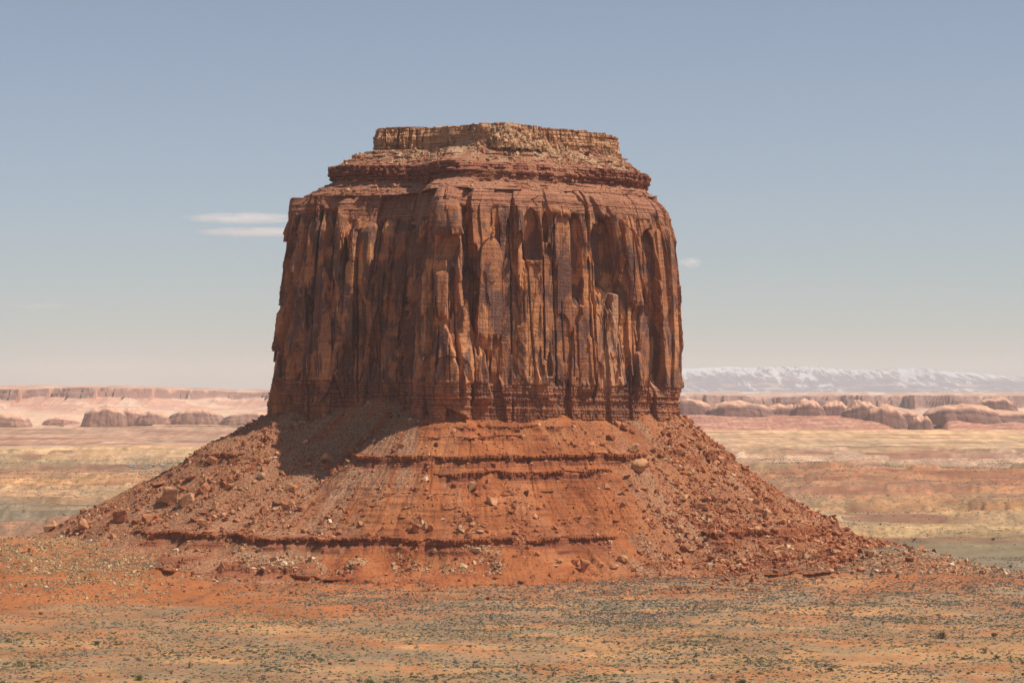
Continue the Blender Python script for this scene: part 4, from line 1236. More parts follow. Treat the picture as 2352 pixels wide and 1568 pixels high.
# middling boulders, copies of a few shapes
kinds = []
for i, kd in enumerate(['block', 'block', 'round', 'slab', 'block', 'cone']):
    r = np.random.default_rng(3000 + i)
    for mk in 'rt':
        me = hull_mesh('boulder', hull_pts(r, 12 if kd != 'round' else 30, kd), 1, i + 50, .08)
        me.materials.append(mats[mk]); kinds.append((kd, mk, me))
rr = random.Random(5)
zones = [
 (85, 'right', lambda a: (1440 + 560 * a, 0), 'red boulder among the dense rubble of the right hand slope'),
 (70, 'left', lambda a: (240 + 520 * a, 0), 'reddish boulder among the rubble of the left hand slope'),
 (20, 'centre', lambda a: (830 + 560 * a, 0), 'small boulder resting on the front slope below the middle ledge'),
]
def skyline(px):
    pts = [(220, 1200), (350, 1125), (495, 1060), (620, 975), (700, 950), (970, 975), (1250, 960), (1555, 975), (1700, 1085), (1870, 1195), (2040, 1255), (2100, 1262)]
    return np.interp(px, [p[0] for p in pts], [p[1] for p in pts])
for n_, tag_, fn, lab in zones:
    for j in range(n_):
        px = fn(rr.random())[0]
        top = skyline(px) + 6
        if tag_ == 'centre': py = rr.uniform(1120, 1240)
        elif tag_ == 'left': py = rr.uniform(top, 1245)
        else: py = rr.uniform(top, min(1320, top + 190 + (2000 - px) * .12))
        sz = 7 + 11 * rr.random()**2.2
        kd, mk, me = kinds[rr.randrange(len(kinds))]
        if tag_ == 'right' and rr.random() < .3: kd, mk, me = kinds[rr.choice([0, 2, 4, 8])]
        place_boulder('boulder', me, px, py, sz * rr.uniform(.9, 1.4), sz * rr.uniform(.6, .95), kd, rr.uniform(-.5, .5), j * 7 + n_, label=lab, category='boulder', group='smaller boulders of the ' + tag_ + ' slope')

# ------------------------------------------------------------------ plants
def bush_proto(seed, n=16, flat=.55):
    """low dome of small leafy facets"""
    r = np.random.default_rng(seed)
    V = []; Fc = []
    for i in range(n):
        a = r.uniform(0, 6.28); e = r.uniform(0.05, 1.0)
        dirv = np.array([math.cos(a) * math.sqrt(1 - e * e), math.sin(a) * math.sqrt(1 - e * e), e * flat])
        c = dirv * r.uniform(.55, 1.0)
        t1 = r.normal(size=3); t1 /= np.linalg.norm(t1); t2 = np.cross(dirv, t1); t2 /= np.linalg.norm(t2) + 1e-6
        q = r.uniform(.28, .5)
        b = len(V)
        V += [c + t1 * q, c - t1 * q * .6 + t2 * q * .8, c - t1 * q * .6 - t2 * q * .8 - np.array([0, 0, .1])]
        Fc.append([b, b + 1, b + 2])
    # inner mound keeps it dense
    b = len(V); k = 6
    for i in range(k): V.append(np.array([math.cos(i * 6.28 / k) * .7, math.sin(i * 6.28 / k) * .7, -.05]))
    V.append(np.array([0, 0, flat * .75]))
    for i in range(k): Fc.append([b + i, b + (i + 1) % k, b + k])
    return np.array(V), np.array(Fc)
bush_protos = [bush_proto(i, 12) for i in range(6)]
SAGE = [(.165, .150, .110), (.210, .185, .135), (.135, .125, .090), (.240, .205, .150)]
OLIVE = [(.155, .145, .060), (.185, .165, .070), (.120, .120, .050)]
STRAW = [(.42, .31, .14), (.36, .27, .13), (.30, .23, .12)]
GREYB = [(.24, .18, .14), (.29, .22, .18), (.20, .15, .12)]

def bush_field():
    r = np.random.default_rng(9)
    n = 440000
    # area-uniform over the fan of ground from 960 m to 2500 m
    y = np.sqrt(r.uniform(960**2, 1900**2, n)); x = r.uniform(-.27, .27, n) * y
    t, d, dd, s, px, rock = talus(x, y, True); g = G(x, y)
    on = t > g
    z = np.maximum(t, g); py = HOR + F * (ZC - z) / y
    n1 = fbm(x / 45, y / 45, 4, 401); n2 = fbm(x / 120, y / 80, 3, 402)
    dens = .40 + .45 * n1 + .25 * n2
    # dense fan below the slope, thin on the red foot
    fan = sst(1290, 1360, py + 25 * n2) * sst(1460, 1410, py) * sst(560, 760, px)
    dens = dens + .10 * fan
    redf = sst(1290, 1330, py) * sst(1430, 1380, py + .06 * (px - 300)) * sst(760, 560, px)
    dens = dens * (1 - .55 * redf) 
    sand = sst(.05, .25, fbm(x / 75 + 5, y / 60, 4, 112) + .20 * sst(60, 200, x) * sst(1200, 1060, y)) * sst(1480, 1340, y)
    dens = dens * (1 - .55 * sand)
    dens = np.where(on, .05 + .10 * sst(-.1, .3, n1) + .16 * sst(1500, 1700, px) * sst(1200, 1280, py) + .1 * sst(700, 550, px), dens)
    dens = np.where(y > 1750, dens * .8, dens)
    k = (r.random(n) < np.clip(dens, .015, .95) * .62) & (d > 2)
    x, y, z, py, px, n1, fan, sand, on = [a[k] for a in (x, y, z, py, px, n1, fan, sand, on)]
    m = len(x)
    size = r.uniform(.32, .88, m) * (1 + .15 * sst(1350, 1100, y)) * (1 + .35 * (r.random(m) < .12)) * np.where(on, .6, 1) * (1 + .1 * fan)
    kind = r.random(m)
    patch = fbm(x / 60, y / 60, 3, 411)
    pst = np.clip(.42 + .5 * patch, .1, .8) * sst(1340, 1440, py) * (1 - fan)
    pol = np.clip(.18 - .5 * patch, .05, .45) * sst(1340, 1440, py)
    c_s = pick_cols(r, m, SAGE, [3, 3, 2, 2]); c_o = pick_cols(r, m, OLIVE, [1, 1, 1]); c_t = pick_cols(r, m, STRAW, [1, 1, 1]); c_g = pick_cols(r, m, GREYB, [1, 1, 1])
    col = np.where((kind < pst)[:, None], c_t, np.where((kind < pst + pol)[:, None], c_o, np.where((r.random(m) < .16)[:, None], c_g, c_s)))
    sc_ = size[:, None] * r.uniform(.75, 1.25, (m, 3)); sc_[:, 2] *= np.where(kind < pst, .7, 1.0)
    # the nearest ones inside the frame become objects of their own
    inview = (np.abs(px - 1176) < 1180) & (py < 1575)
    score = size / y * inview
    near = np.argsort(-score * (kind >= pst))[:300]
    mask = np.ones(m, bool); mask[near] = False
    P = np.stack([x, y, z + .02], -1)
    me = scatter_mesh('sagebrush', bush_protos, P[mask], sc_[mask], r.uniform(0, 6.28, mask.sum()), np.zeros(mask.sum()), col[mask], r.integers(0, 6, mask.sum()))
    link('sagebrush', me, M_plants, kind='stuff', label='grey-green sagebrush and dry grass tufts dotting the orange desert flat', category='scrub')
    # far plain
    n = 42000
    y = np.sqrt(r.uniform(1880**2, 4600**2, n)); x = r.uniform(-.25, .25, n) * y
    x = np.where(np.abs(x + 20) < 120 * y / 1800, x + np.sign(x + 20) * 160 * y / 1800, x)
    z = G(x, y); dn = .35 + .9 * fbm(x / 150, y / 260, 4, 431)
    k = r.random(n) < np.clip(dn, .05, 1); x, y, z = x[k], y[k], z[k]; m2 = len(x)
    sz = r.uniform(.5, 1.25, m2) * (1 + .3 * sst(2500, 4000, y)); sz = sz[:, None] * r.uniform(.8, 1.25, (m2, 3))
    me = scatter_mesh('sagebrush', bush_protos, np.stack([x, y, z], -1), sz, r.uniform(0, 6.28, m2), np.zeros(m2), pick_cols(r, m2, SAGE, [2, 2, 2, 1]) * .85, r.integers(0, 6, m2))
    link('sagebrush', me, M_plants, kind='stuff', label='scrub specks thinning out over the distant plain', category='scrub')
    # object copies
    fams = []
    for i in range(9):
        pv, pf = bush_proto(60 + i, 34)
        c_ = [SAGE[0], SAGE[1], SAGE[2], OLIVE[0], OLIVE[1], OLIVE[2], GREYB[0], GREYB[1], SAGE[3]][i]
        mesh = make_mesh('shrub', pv, pf, False, np.tile(np.array(c_), (len(pv), 1)))
        mesh.materials.append(M_plants); fams.append(mesh)
    for q, j in enumerate(near):
        h = col[j]; best = int(np.argmin([np.abs(np.array(c_) - h).sum() for c_ in [SAGE[0], SAGE[1], SAGE[2], OLIVE[0], OLIVE[1], OLIVE[2], GREYB[0], GREYB[1], SAGE[3]]]))
        tone = ['grey-green', 'grey-green', 'grey-green', 'olive green', 'olive green', 'olive green', 'dry grey-brown', 'dry grey-brown', 'grey-green'][best]
        side = 'lower left' if px[j] < 784 else ('lower middle' if px[j] < 1568 else 'lower right')
        link('low_shrub', fams[best], None, label='%s low shrub on the orange sand in the %s of the foreground' % (tone, side), category='shrub', group='%s shrubs, %s foreground' % (tone, side))
        o = C.objects[-1] if False else bpy.context.scene.collection.objects[-1]
        o.location = P[j]; o.scale = tuple(sc_[j]); o.rotation_euler = (0, 0, q * 1.7)
bush_field()

# ---- larger bushes and small junipers, each with stems and foliage
def tube_arrays(p0, p1, r0, r1, k=5):
    p0 = np.array(p0, float); p1 = np.array(p1, float); d = p1 - p0; d /= np.linalg.norm(d)
    a = np.cross(d, [0.3, .9, .1]); a /= np.linalg.norm(a); b = np.cross(d, a)
    V = []
    for p, rr_ in ((p0, r0), (p1, r1)):
        for i in range(k): V.append(p + rr_ * (math.cos(i * 6.283 / k) * a + math.sin(i * 6.283 / k) * b))
    Fc = []
    for i in range(k): j = (i + 1) % k; Fc += [[i, j, k + j], [i, k + j, k + i]]
    return np.array(V), np.array(Fc)

def cat(parts):
    Vs, Fs, b = [], [], 0
    for v, f in parts: Vs.append(v); Fs.append(f + b); b += len(v)
    return np.concatenate(Vs), np.concatenate(Fs)

def big_bush(seed, green, dead):
    r = np.random.default_rng(seed)
    stems, tips = [], []
    nb = 9
    for i in range(nb):
        a = i * 6.283 / nb + r.uniform(-.3, .3); ln = r.uniform(.55, .9); el = r.uniform(.5, 1.3)
        p0 = np.array([r.normal(0, .05), r.normal(0, .05), 0])
        p1 = p0 + ln * .5 * np.array([math.cos(a) * math.cos(el), math.sin(a) * math.cos(el), math.sin(el)])
        stems.append(tube_arrays(p0, p1, .05, .03))
        for j in range(3):
            a2 = a + r.normal(0, .5); e2 = el + r.normal(0, .3)
            p2 = p1 + ln * .5 * np.array([math.cos(a2) * math.cos(e2), math.sin(a2) * math.cos(e2), abs(math.sin(e2))])
            stems.append(tube_arrays(p1, p2, .028, .012, 4)); tips.append(p2)
            for _ in range(2 if dead else 0):
                p3 = p2 + r.normal(0, .14, 3) + np.array([0, 0, .06]); stems.append(tube_arrays(p2, p3, .012, .005, 3))
    V1, F1 = cat(stems)
    V = []; Fc = []; cols = []
    nl = 26 if not dead else 5
    for tp in tips:
        for _ in range(nl):
            c = tp * r.uniform(.75, 1.08) + r.normal(0, .11, 3); c[2] = max(c[2], .03)
            q = r.uniform(.04, .085)
            t1 = r.normal(size=3); t1 /= np.linalg.norm(t1); t2 = r.normal(size=3); t2 /= np.linalg.norm(t2)
            b = len(V); V += [c + t1 * q, c + t2 * q, c - (t1 + t2) * q * .7]; Fc.append([b, b + 1, b + 2])
            k = r.uniform(.7, 1.3); cols += [np.array(green) * k] * 3
    return (V1, F1), (np.array(V), np.array(Fc), np.array(cols))

SB = [ # px, py of the foot, width px, kind, label
 (93,1411,17,'o','olive bush on the red slope near the left edge, largest of the ones there'),
 (59,1348,16,'o','olive bush higher up the slope close to the left edge'),
 (197,1328,13,'o','small olive bush on the ridge flank right of the two near the left edge'),
 (223,1480,19,'g','dark green round bush on bare sand at the lower left'),
 (321,1562,36,'y','big yellow-green bush at the bottom edge left of centre'),
 (6,1572,26,'y','yellow-green bush cut by the bottom left corner'),
 (436,1532,26,'b','bare brown bush on orange sand above the big yellow-green one'),
 (317,1517,24,'b','bare brown bush left of the other bare bush on the orange sand'),
 (394,1546,20,'b','low bare brown bush nearest the big yellow-green bush'),
 (417,1418,14,'b','small grey-brown bush at the foot of the red slope at left'),
 (387,1390,12,'b','faint brown bush on the red slope under the lowest ledge'),
 (1091,1347,11,'g','lone dark green bush on the scrub fan at centre'),
 (1079,1484,24,'o','low dark olive mat beside the sandy clearing at centre'),
 (809,1518,30,'o','low dark green mat in the foreground left of centre'),
 (850,1566,38,'y','bright green mat at the bottom edge left of centre'),
 (2002,1323,14,'g','green bush at the scrubby foot of the right slope'),
 (1990,1462,17,'o','upright olive bush on orange sand at right'),
 (2163,1466,30,'g','broad dark green juniper bush on the orange sand at right'),
 (2282,1462,26,'o','olive bush near the right edge above the bare brown ones'),
 (1748,1475,10,'g','tiny dark bush left of the upright olive one'),
 (1690,1494,12,'g','small dark green bush in the lower right foreground'),
 (2200,1484,16,'b','brown bush below the broad dark juniper'),
 (2263,1498,28,'b','bare brown bush right of the broad dark juniper'),
 (2290,1512,22,'o','rounded olive bush under the bare brown one near the right edge'),
 (1907,1541,22,'g','small juniper with a visible trunk at the lower right'),
 (2224,1548,13,'g','upright dark green juniper close to the bottom right'),
 (1707,1570,30,'o','olive bush cut by the bottom edge right of centre'),
 (1637,1558,28,'b','bare grey tree at the bottom edge right of centre'),
 (1551,1566,24,'b','dead branching bush at the bottom edge beside the bare grey tree'),
 (2350,1524,18,'o','olive bush cut by the right edge of the picture'),
 (2349,1550,12,'g','dark green bush at the bottom right edge'),
 (2100,1241,13,'o','dark bush alone on the grey-green plain right of the slope'),
 (2281,1240,14,'o','dark bush alone on the grey-green plain near the right edge'),
 (2078,1256,15,'g','green bush just behind the skyline of the right toe'),
 (2321,1303,14,'o','faint bush on the plain above the far right ridge'),
 (2022,1205,10,'o','tiny dark bush on the yellow strip of the plain'),
 (151,1166,9,'o','small dark bush on the pale plain at left'),
 (147,1184,12,'b','grey bush on the plain below the small dark one at left'),
 (211,1185,10,'o','dark bush on the plain beside the left skyline of the slope'),
]
PAL = {'o': (.115, .105, .045), 'g': (.065, .075, .028), 'y': (.175, .180, .055), 'b': (.17, .105, .075)}
NM = {'o': 'desert_bush', 'g': 'juniper_bush', 'y': 'desert_bush', 'b': 'bare_bush'}
mst, tt_, bb_ = newmat('bark'); bb_.inputs['Base Color'].default_value = (.16, .11, .08, 1)
tt_.links.new(ramp(tt_, tnoise(tt_, mapped(tt_, 1, 1, 1), 6, 3), [(.3, (.11, .075, .055)), (.7, (.22, .16, .12))]), bb_.inputs['Base Color'])
arche = {}
for k in 'ogyb':
    for v in range(2):
        (v1, f1), (v2, f2, c2) = big_bush(500 + ord(k) + v, PAL[k], k == 'b')
        a = make_mesh('stems', v1, f1); a.materials.append(mst)
        b_ = make_mesh('foliage', v2, f2, False, c2); b_.materials.append(M_plants)
        arche[k, v] = (a, b_)
for i, (px, py, wpx, k, lab) in enumerate(SB):
    x, y, z = hit(px, py, 900)
    wd = wpx * y / F / 2
    e = empty(NM[k], (x, y, z - .1), label=lab, category='bush', group='larger bushes scattered over the desert')
    a, b_ = arche[k, i % 2]
    hsc = {'g': 1.0, 'o': .85, 'y': .75, 'b': .85}[k]
    if 'mat' in lab: hsc = .4
    for nm_, me_ in (('stems', a), ('foliage', b_)):
        o = link(nm_, me_, None, e)
    e.scale = (wd, wd, wd * hsc * 1.15); e.rotation_euler = (0, 0, i * 1.3)

# ------------------------------------------------------------------ trailers and sheds far out on the plain
m_white, _t, _b = newmat('white_siding', .5); _b.inputs['Base Color'].default_value = (.8, .8, .8, 1)
m_roof, _t, _b = newmat('grey_roof', .6); _b.inputs['Base Color'].default_value = (.35, .34, .33, 1)
m_glass, _t, _b = newmat('window_glass', .2); _b.inputs['Base Color'].default_value = (.03, .04, .05, 1)
m_brown, _t, _b = newmat('brown_siding', .7); _b.inputs['Base Color'].default_value = (.18, .10, .07, 1)
def boxarr(x0, x1, y0, y1, z0, z1):
    V = np.array([(x, y, z) for z in (z0, z1) for y in (y0, y1) for x in (x0, x1)], float)
    Fc = np.array([(0, 2, 3, 1), (4, 5, 7, 6), (0, 1, 5, 4), (1, 3, 7, 5), (3, 2, 6, 7), (2, 0, 4, 6)])
    return V, Fc
def house(px, py, L, Wd, Hh, wall, roofh, lab, cat_='house'):
    x, y, z = hit(px, py, 3000, 5200, G)
    e = empty('mobile_home' if cat_ == 'house' else 'shed', (x, y, z), label=lab, category=cat_, group='homestead buildings on the far plain')
    v, f = boxarr(-L / 2, L / 2, -Wd / 2, Wd / 2, -.5, Hh); link('wall', make_mesh('wall', v, f), wall, e)
    v = np.array([(-L / 2 - .3, -Wd / 2 - .3, Hh + .003), (L / 2 + .3, -Wd / 2 - .3, Hh + .003), (L / 2 + .3, Wd / 2 + .3, Hh + .003), (-L / 2 - .3, Wd / 2 + .3, Hh + .003),
                  (-L / 2 - .3, 0, Hh + roofh), (L / 2 + .3, 0, Hh + roofh), (L / 2 + .3, 0, Hh + roofh), (-L / 2 - .3, 0, Hh + roofh)])
    f = np.array([(0, 1, 5, 4), (2, 3, 7, 6), (0, 4, 7, 3), (1, 2, 6, 5), (0, 3, 2, 1)])
    link('roof', make_mesh('roof', v, f), m_roof, e)
    for j in range(3):
        cx = -L / 2 + L * (j + .7) / 3.6
        v, f = boxarr(cx - .6, cx + .6, -Wd / 2 - .06, -Wd / 2 - .01, 1.2, 2.2)
        link('window', make_mesh('window', v, f), m_glass, e)
    v, f = boxarr(L * .28, L * .28 + 1, -Wd / 2 - .06, -Wd / 2 - .01, .1, 2.1)
    link('door', make_mesh('door', v, f), m_brown, e)
    e.rotation_euler = (0, 0, rad(8))
house(305, 1073, 7.5, 6, 3.6, m_white, .8, 'taller white house, brightest of the specks on the far left plain')
house(292, 1074, 6, 3, 1.8, m_white, .4, 'small low white trailer just left of the tallest white house')
house(332, 1072.5, 4.5, 4, 3.0, m_white, .7, 'white house to the right of the tallest one on the far plain')
house(352, 1072, 3.5, 3, 2.4, m_brown, .6, 'dark shed right of the white houses on the far plain', 'shed')
house(371, 1073, 5, 3, 1.4, m_white, .3, 'low pale trailer, rightmost of the far homestead')

# ------------------------------------------------------------------ distant mesas, domes, mountains
M_far = mat_colattr('far_sandstone', .3, .02)
M_mtn = mat_colattr('mountain_slope', .2, .004)

def heightmesh(name, t0, t1, nt_, rows, fn, mat, smoothf=False, **tags):
    tn = np.linspace(t0, t1, nt_); rows = np.array(rows, float)
    Y = np.repeat(rows[:, None], nt_, 1); X = tn[None, :] * Y
    Z, col = fn(X, Y)
    me = make_mesh(name, np.stack([X, Y, Z], -1).reshape(-1, 3), grid_faces(len(rows), nt_), smoothf, col.reshape(-1, 3))
    return link(name, me, mat, **tags)

def cmix(a, b, f): return a * (1 - f[..., None]) + np.array(b)[None, None, :] * f[..., None]

def mesa_left(X, Y):
    px = 1176 + F * X / Y
    wq = X + 60 * noise(X / 150, X * 0, 500)
    edge = 10900 + 330 * fbm(X / 900, X * 0, 4, 501) + 260 * (cell(wq / 310, X * 0, 502) - .5) + 150 * (cell(wq / 120, X * 0, 503) - .5) + 50 * (cell(wq / 40, X * 0, 506) - .5) + 500 * sst(250, 620, px)
    e2 = Y - edge
    rimz = 143 - 18 * sst(200, 620, px) + 6 * fbm(X / 500, Y / 500, 3, 503)
    cliffh = (46 - 26 * sst(280, 520, px)) * (1 + .5 * fbm(X / 350, X * 0, 3, 504))
    low = np.interp(e2, [-1600, -1000, -600, -250, 0], [-24, 8, 38, 55, 1]) 
    slope = np.interp(e2, [-1700, -1300, -900, -500, -200, 0], [-26, -2, 22, 42, 66, 92])
    slope = slope + 8 * fbm(X / 300, Y / 300, 4, 505) * sst(-1500, -900, e2)
    rise = .55 * sst(-14, 8, e2) + .45 * sst(25, 45, e2 + 30 * noise(X / 60, Y / 60, 506))
    slope = slope + 14 * ridged(X / 170, Y / 900, 2, 511) * sst(-500, -100, e2)
    top = rimz + 14 * sst(0, 1500, e2) + 5 * fbm(X / 300, Y / 200, 4, 507)
    z = np.where(rise > 0, (np.minimum(slope, top - cliffh)) * (1 - rise) + top * rise, slope)
    z = np.where(Y > 14500, -60, z)
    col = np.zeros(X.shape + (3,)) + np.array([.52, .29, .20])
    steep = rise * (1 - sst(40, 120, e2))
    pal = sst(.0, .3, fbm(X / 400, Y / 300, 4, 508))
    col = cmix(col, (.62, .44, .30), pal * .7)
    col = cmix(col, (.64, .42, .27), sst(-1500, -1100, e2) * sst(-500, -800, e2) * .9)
    col = cmix(col, (.27, .15, .12), sst(-40, -10, e2) * sst(60, 40, e2) * .9)  # shade of the cliff face put into the colour
    col = cmix(col, (.33, .22, .16), sst(.1, .3, fbm(X / 120, Y / 150, 4, 509)) * sst(100, 500, e2) * .6)
    st_ = sst(.1, .3, noise(X / 400, z / 3.0, 510)) * (e2 < 0) * .35
    col = cmix(col, (.38, .19, .14), st_)
    return z, col
rows = list(np.arange(9100, 10500, 28)) + list(np.arange(10500, 12300, 14)) + list(np.arange(12300, 14600, 90)) + [14620]
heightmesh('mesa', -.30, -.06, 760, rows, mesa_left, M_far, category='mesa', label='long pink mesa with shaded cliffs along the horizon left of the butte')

def mesa_right(X, Y):
    px = 1176 + F * X / Y
    wq = X + 60 * noise(X / 150, X * 0, 520)
    edge = 12300 + 420 * fbm(X / 1000, X * 0, 4, 521) + 300 * (cell(wq / 350, X * 0, 522) - .5) + 150 * (cell(wq / 130, X * 0, 523) - .5) + 50 * (cell(wq / 45, X * 0, 526) - .5)
    e2 = Y - edge
    rimz = 107 + 6 * fbm(X / 600, Y / 600, 3, 523)
    slope = np.interp(e2, [-3600, -2800, -1200, -300, 0], [-26, 6, 22, 30, 38]) + 6 * fbm(X / 300, Y / 300, 4, 524)
    rise = .6 * sst(-14, 8, e2) + .4 * sst(25, 45, e2 + 30 * noise(X / 70, Y / 70, 525))
    slope = slope + 12 * ridged(X / 170, Y / 900, 2, 531) * sst(-500, -100, e2)
    top = rimz + 16 * sst(0, 2500, e2) + 5 * fbm(X / 400, Y / 260, 4, 526) - 3
    z = slope * (1 - rise) + top * rise
    z = np.where(Y > 17500, -60, z)
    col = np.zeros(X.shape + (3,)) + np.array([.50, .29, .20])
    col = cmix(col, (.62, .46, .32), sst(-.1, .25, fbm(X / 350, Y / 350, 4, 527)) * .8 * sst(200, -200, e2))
    col = cmix(col, (.27, .15, .12), sst(-40, -10, e2) * sst(60, 40, e2) * .9)  # dark band colours the rim cliff as if shaded
    col = cmix(col, (.34, .26, .19), sst(-.05, .2, fbm(X / 150, Y / 260, 4, 528)) * sst(100, 400, e2) * .7)
    col = cmix(col, (.66, .60, .52), sst(.25, .35, fbm(X / 200, Y / 200, 4, 529)) * sst(100, 400, e2) * .8)
    return z, col
rows = list(np.arange(9100, 11600, 60)) + list(np.arange(11600, 13400, 16)) + list(np.arange(13400, 17600, 120)) + [17620]
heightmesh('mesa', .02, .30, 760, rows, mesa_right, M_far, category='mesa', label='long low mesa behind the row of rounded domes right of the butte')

def bench_right(X, Y):
    px = 1176 + F * X / Y
    e0 = 8500 + 120 * fbm(X / 400, X * 0, 4, 541) + 260 * sst(2000, 2080, px) * sst(2180, 2120, px) + 60 * sst(2150, 2350, px)
    e = Y - e0
    z = np.interp(e, [-120, 0, 60, 330, 360, 700, 1000], [-30, -16, -6, 30, 34, 40, 30])
    z = z + 3 * fbm(X / 60, Y / 60, 4, 542) + 2.0 * ridged(X / 45, Y / 400, 3, 543) * sst(0, 80, e)
    gap = sst(2065, 2085, px) * sst(2180, 2150, px)
    z = z - 34 * gap
    col = np.zeros(X.shape + (3,)) + np.array([.42, .185, .115])
    col = cmix(col, (.50, .25, .16), sst(-.1, .3, fbm(X / 80, Y / 80, 4, 544)))
    col = cmix(col, (.26, .11, .075), sst(.0, .2, noise(X / 160, z / 2.2, 545)) * .7)
    col = col * (1 + .35 * fbm(X / 14, Y / 30, 3, 546))[..., None]
    return z, col
heightmesh('talus_bench', .02, .30, 900, list(np.arange(8380, 9500, 9)), bench_right, M_far, category='rock bench', label='red rubble bench that carries the row of rounded domes at right')

def dome(px0, px1, pyt, pyb, Yd, seed, lab, name='sandstone_dome', asym=.0, flat=2.6, dark=False):
    pass
    """rounded sandstone dome with a fluted face"""
    kx = Yd / F
    cx = ((px0 + px1) / 2 - 1176) * kx; hw = (px1 - px0) / 2 * kx * (1.24 if px0 > 1176 else 1.08)
    zt = ZC + (HOR - pyt) * kx; zb = ZC + (HOR - pyb) * kx - 14
    nu, nv = 300, 64
    a = np.linspace(0, 2 * math.pi, nu); v = np.linspace(0, 1, nv)
    A, Vv = np.meshgrid(a, v)
    ca, sa = np.cos(A), np.sin(A)
    p_ = .72
    ux = np.sign(ca) * np.abs(ca)**p_; uy = np.sign(sa) * np.abs(sa)**p_
    arc_ = ux * hw / 60.0 + uy * 1.7 + seed * 3.1
    wall_t = .60
    body = np.where(Vv < wall_t, 1.0 - .10 * (Vv / wall_t)**2, .90 * np.cos(np.clip((Vv - wall_t) / (1 - wall_t), 0, 1) * math.pi / 2)**.62)
    flute = 1 + (.10 * fbm(np.cos(A) * 1.7 + seed, np.sin(A) * 1.7, 3, seed + 1) + .035 * (cell(arc_ * 1.4 + .4 * noise(arc_, Vv * 1.5, seed), A * 0, seed + 2) - .5)
                 + .02 * fbm(arc_ * 2.5, Vv * 3, 2, seed + 4)) * sst(1.0, .62, Vv)
    dep = min(hw * .8, 240)
    rr_ = body * flute
    xx = ux * rr_ * hw + asym * hw * Vv; yy = uy * rr_ * dep
    h = zt - zb
    prof = 1 - .42 * np.abs(xx / hw - asym)**2.2 + .16 * fbm(xx / hw * 2.1 + seed, yy / dep * .9, 3, seed + 6)
    wallh = h * (.58 + .22 * noise(arc_ * .35, A * 0, seed + 5)) * prof
    toph = h * prof
    tv = np.clip((Vv - wall_t) / (1 - wall_t), 0, 1)
    zz = zb + np.where(Vv < wall_t, wallh * Vv / wall_t, wallh + (toph - wallh) * np.sin(tv * math.pi / 2)**.9)
    zz = zz + .9 * noise(xx / 14, yy / 14, seed + 8) * sst(.6, .8, Vv)
    colr = np.zeros(A.shape + (3,)) + np.array([.60, .33, .21])  # light tone, kept on the tops so they read as sunlit
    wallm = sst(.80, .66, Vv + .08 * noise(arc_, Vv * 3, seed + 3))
    colr = cmix(colr, (.19, .095, .075), wallm * (.9 if px0 > 1176 else .55))  # steep walls painted darker to look shaded below the tops
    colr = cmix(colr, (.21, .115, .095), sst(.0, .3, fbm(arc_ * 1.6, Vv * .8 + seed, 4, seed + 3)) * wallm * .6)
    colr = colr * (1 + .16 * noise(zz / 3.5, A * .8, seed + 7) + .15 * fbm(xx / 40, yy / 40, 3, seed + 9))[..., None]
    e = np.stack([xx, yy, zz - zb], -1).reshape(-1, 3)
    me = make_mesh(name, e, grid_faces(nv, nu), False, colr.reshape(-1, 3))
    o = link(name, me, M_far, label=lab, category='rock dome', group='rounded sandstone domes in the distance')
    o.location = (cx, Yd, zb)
    return o
# right row
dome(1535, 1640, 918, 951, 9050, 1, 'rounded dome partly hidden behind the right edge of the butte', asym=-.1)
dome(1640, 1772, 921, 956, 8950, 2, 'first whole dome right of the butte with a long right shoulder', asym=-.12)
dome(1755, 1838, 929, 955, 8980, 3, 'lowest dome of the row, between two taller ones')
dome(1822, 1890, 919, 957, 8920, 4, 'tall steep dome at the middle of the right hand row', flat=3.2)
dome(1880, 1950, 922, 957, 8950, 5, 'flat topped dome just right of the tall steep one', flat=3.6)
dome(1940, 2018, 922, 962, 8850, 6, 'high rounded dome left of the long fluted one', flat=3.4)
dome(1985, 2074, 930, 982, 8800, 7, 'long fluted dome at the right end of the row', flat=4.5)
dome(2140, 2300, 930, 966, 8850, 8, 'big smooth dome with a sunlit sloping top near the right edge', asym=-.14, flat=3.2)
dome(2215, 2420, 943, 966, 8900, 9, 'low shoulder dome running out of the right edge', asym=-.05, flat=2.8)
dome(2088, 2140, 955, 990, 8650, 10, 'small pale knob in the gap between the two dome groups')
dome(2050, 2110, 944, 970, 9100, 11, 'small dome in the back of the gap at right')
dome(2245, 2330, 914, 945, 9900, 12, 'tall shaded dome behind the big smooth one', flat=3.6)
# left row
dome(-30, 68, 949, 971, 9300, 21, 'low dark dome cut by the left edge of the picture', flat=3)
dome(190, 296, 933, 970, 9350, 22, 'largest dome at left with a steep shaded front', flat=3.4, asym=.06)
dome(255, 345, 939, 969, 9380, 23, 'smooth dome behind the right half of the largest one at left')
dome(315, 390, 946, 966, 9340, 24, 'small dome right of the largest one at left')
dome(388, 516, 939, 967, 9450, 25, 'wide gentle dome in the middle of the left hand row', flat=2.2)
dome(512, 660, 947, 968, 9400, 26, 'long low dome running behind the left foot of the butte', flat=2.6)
dome(100, 180, 958, 970, 9500, 27, 'very low pale hump between the dark dome and the largest one')

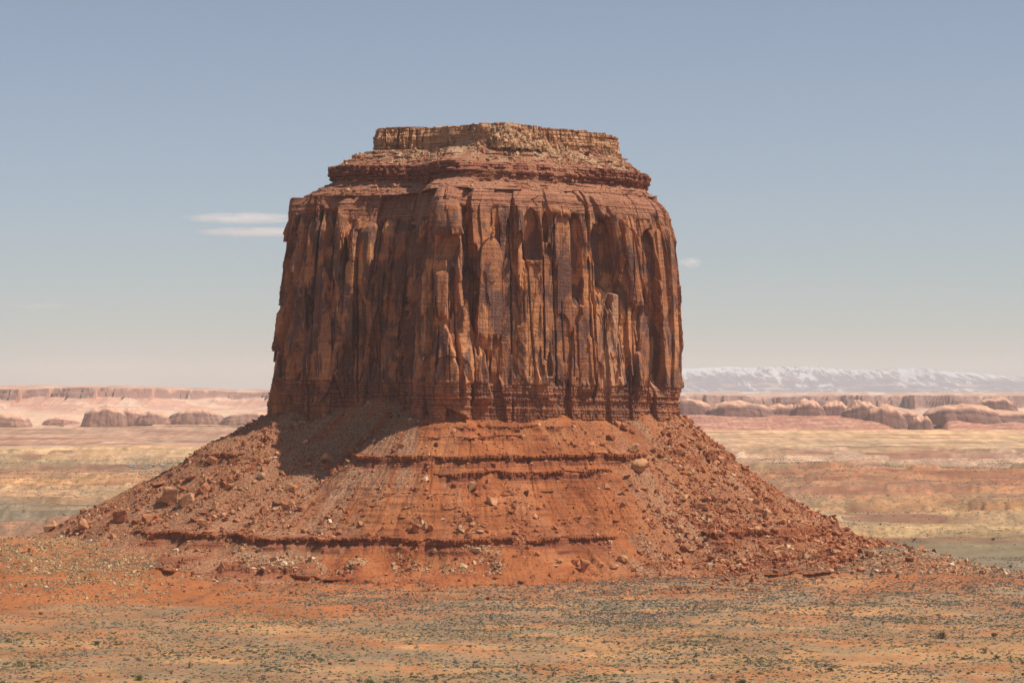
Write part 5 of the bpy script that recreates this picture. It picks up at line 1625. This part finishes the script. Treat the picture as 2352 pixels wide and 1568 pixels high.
def mountains(X, Y):
    px = 1176 + F * X / Y
    crest = np.interp(px, [700, 1100, 1560, 1640, 1700, 1860, 1960, 2130, 2200, 2352, 2800], [905, 868, 845, 843, 844, 842, 848, 846, 853, 866, 890])
    hz = ZC + (HOR - crest) / F * 52000
    f = np.interp(Y, [46000, 48000, 50500, 52000, 53500, 56500], [0, .30, .74, 1.0, .8, 0])
    wx = X + .10 * (Y - 50000) * noise(X / 2500, Y * 0, 611) + 90 * noise(X / 500, Y / 1500, 612)
    r1 = ridged(wx / 1000, Y / 6200, 5, 601); r2 = ridged(wx / 240 + .5, Y / 3200, 4, 602)
    z = 60 + (hz - 60) * f + (80 * r1 + 48 * r2 - 50) * f * sst(1.1, .8, f) + 26 * (fbm(X / 1100, Y / 900, 4, 603)) * f
    sn = .75 * fbm(wx / 130, Y / 1400, 6, 604, .75) + .35 * r2 - .30 * r1
    hh = np.clip((z - 220) / 420, 0, 1)
    snow = sst(.22, .60, sn * 1.5 + hh * .62 - .12 + .25 * fbm(X / 2600, Y / 2000, 2, 613))
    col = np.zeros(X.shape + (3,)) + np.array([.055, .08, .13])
    col = cmix(col, (.36, .25, .20), sst(.2, .35, fbm(X / 700, Y / 500, 4, 605)) * (1 - hh) * .8)
    col = cmix(col, (.86, .86, .84), snow * .5)
    return z, col
heightmesh('mountain_range', -.02, .30, 1500, list(np.linspace(46000, 53500, 95)) + [55000, 56500], mountains, M_mtn, kind='structure')

# ------------------------------------------------------------------ clouds, high beyond the air layer
def cloud(px, py, wpx, hpx, Yc_, seed, dens, label):
    k = Yc_ / F
    a = np.linspace(0, 2 * math.pi, 40); v = np.linspace(-1, 1, 17)
    A, Vv = np.meshgrid(a, v); r_ = np.sqrt(np.clip(1 - Vv**2, 0, 1)) * (1 + .1 * noise(A * 2, Vv * 2, seed))
    hw = wpx * k / 2
    P = np.stack([np.cos(A) * r_ * hw, np.sin(A) * r_ * hw * .8, Vv * hpx * k / 2], -1).reshape(-1, 3)
    me = make_mesh('cloud', P, grid_faces(17, 40), True)
    m = bpy.data.materials.new('cloud_vapour'); m.use_nodes = True; t = m.node_tree; t.nodes.clear()
    out = t.nodes.new('ShaderNodeOutputMaterial'); pv = t.nodes.new('ShaderNodeVolumePrincipled')
    pv.inputs['Color'].default_value = (.90, .95, 1.0, 1); pv.inputs['Anisotropy'].default_value = .2
    tc = N(t, 'ShaderNodeTexCoord')
    mp = N(t, 'ShaderNodeMapping'); mp.inputs['Scale'].default_value = (1 / hw, 1 / (hw * .8), 2 / (hpx * k)); t.links.new(tc.outputs['Object'], mp.inputs[0])
    ln_ = N(t, 'ShaderNodeVectorMath', operation='LENGTH'); t.links.new(mp.outputs[0], ln_.inputs[0])
    fall = ramp(t, ln_.outputs['Value'], [(.1, 1.0), (.5, .35), (.95, 0.0)])
    mp2 = N(t, 'ShaderNodeMapping'); mp2.inputs['Scale'].default_value = (3 / hw, 3 / hw, 2.2 / (hpx * k)); t.links.new(tc.outputs['Object'], mp2.inputs[0])
    nz = ramp(t, tnoise(t, mp2.outputs[0], 1.3, 3, .6), [(.38, .0), (.62, 1.0)])
    t.links.new(mth(t, 'MULTIPLY', mth(t, 'MULTIPLY', fall, nz), dens), pv.inputs['Density'])
    t.links.new(pv.outputs[0], out.inputs['Volume'])
    o = link('cloud', me, m, label=label, category='cloud')
    o.location = ((px - 1176) * k, Yc_, ZC + (HOR - py) * k)
cloud(560, 501, 310, 26, 45000, 1, .0075, 'upper of two thin white lens clouds left of the butte')
cloud(590, 533, 330, 20, 45000, 2, .0075, 'lower and thinner of two white lens clouds left of the butte')
cloud(1585, 603, 66, 30, 42000, 3, .012, 'small wispy puff of cloud just right of the butte')
cloud(90, 703, 260, 22, 52000, 4, .0006, 'very faint streak of cloud near the left edge of the sky')

# ------------------------------------------------------------------ haze
def _nothing(): pass
def haze():
    v, f = boxarr(-22000, 22000, -700, 62000, -90, 820)
    me = make_mesh('haze', v, f)
    m = bpy.data.materials.new('air'); m.use_nodes = True; t = m.node_tree; t.nodes.clear()
    out = t.nodes.new('ShaderNodeOutputMaterial'); pv = t.nodes.new('ShaderNodeVolumePrincipled')
    pv.inputs['Color'].default_value = (.95, .965, .985, 1)
    pv.inputs['Density'].default_value = 1.9e-5
    pv.inputs['Anisotropy'].default_value = .1
    t.links.new(pv.outputs[0], out.inputs['Volume'])
    link('haze', me, m, kind='stuff', label='thin pale air that fades the far mesas and mountains', category='haze')
haze()
print('STONES', nst)
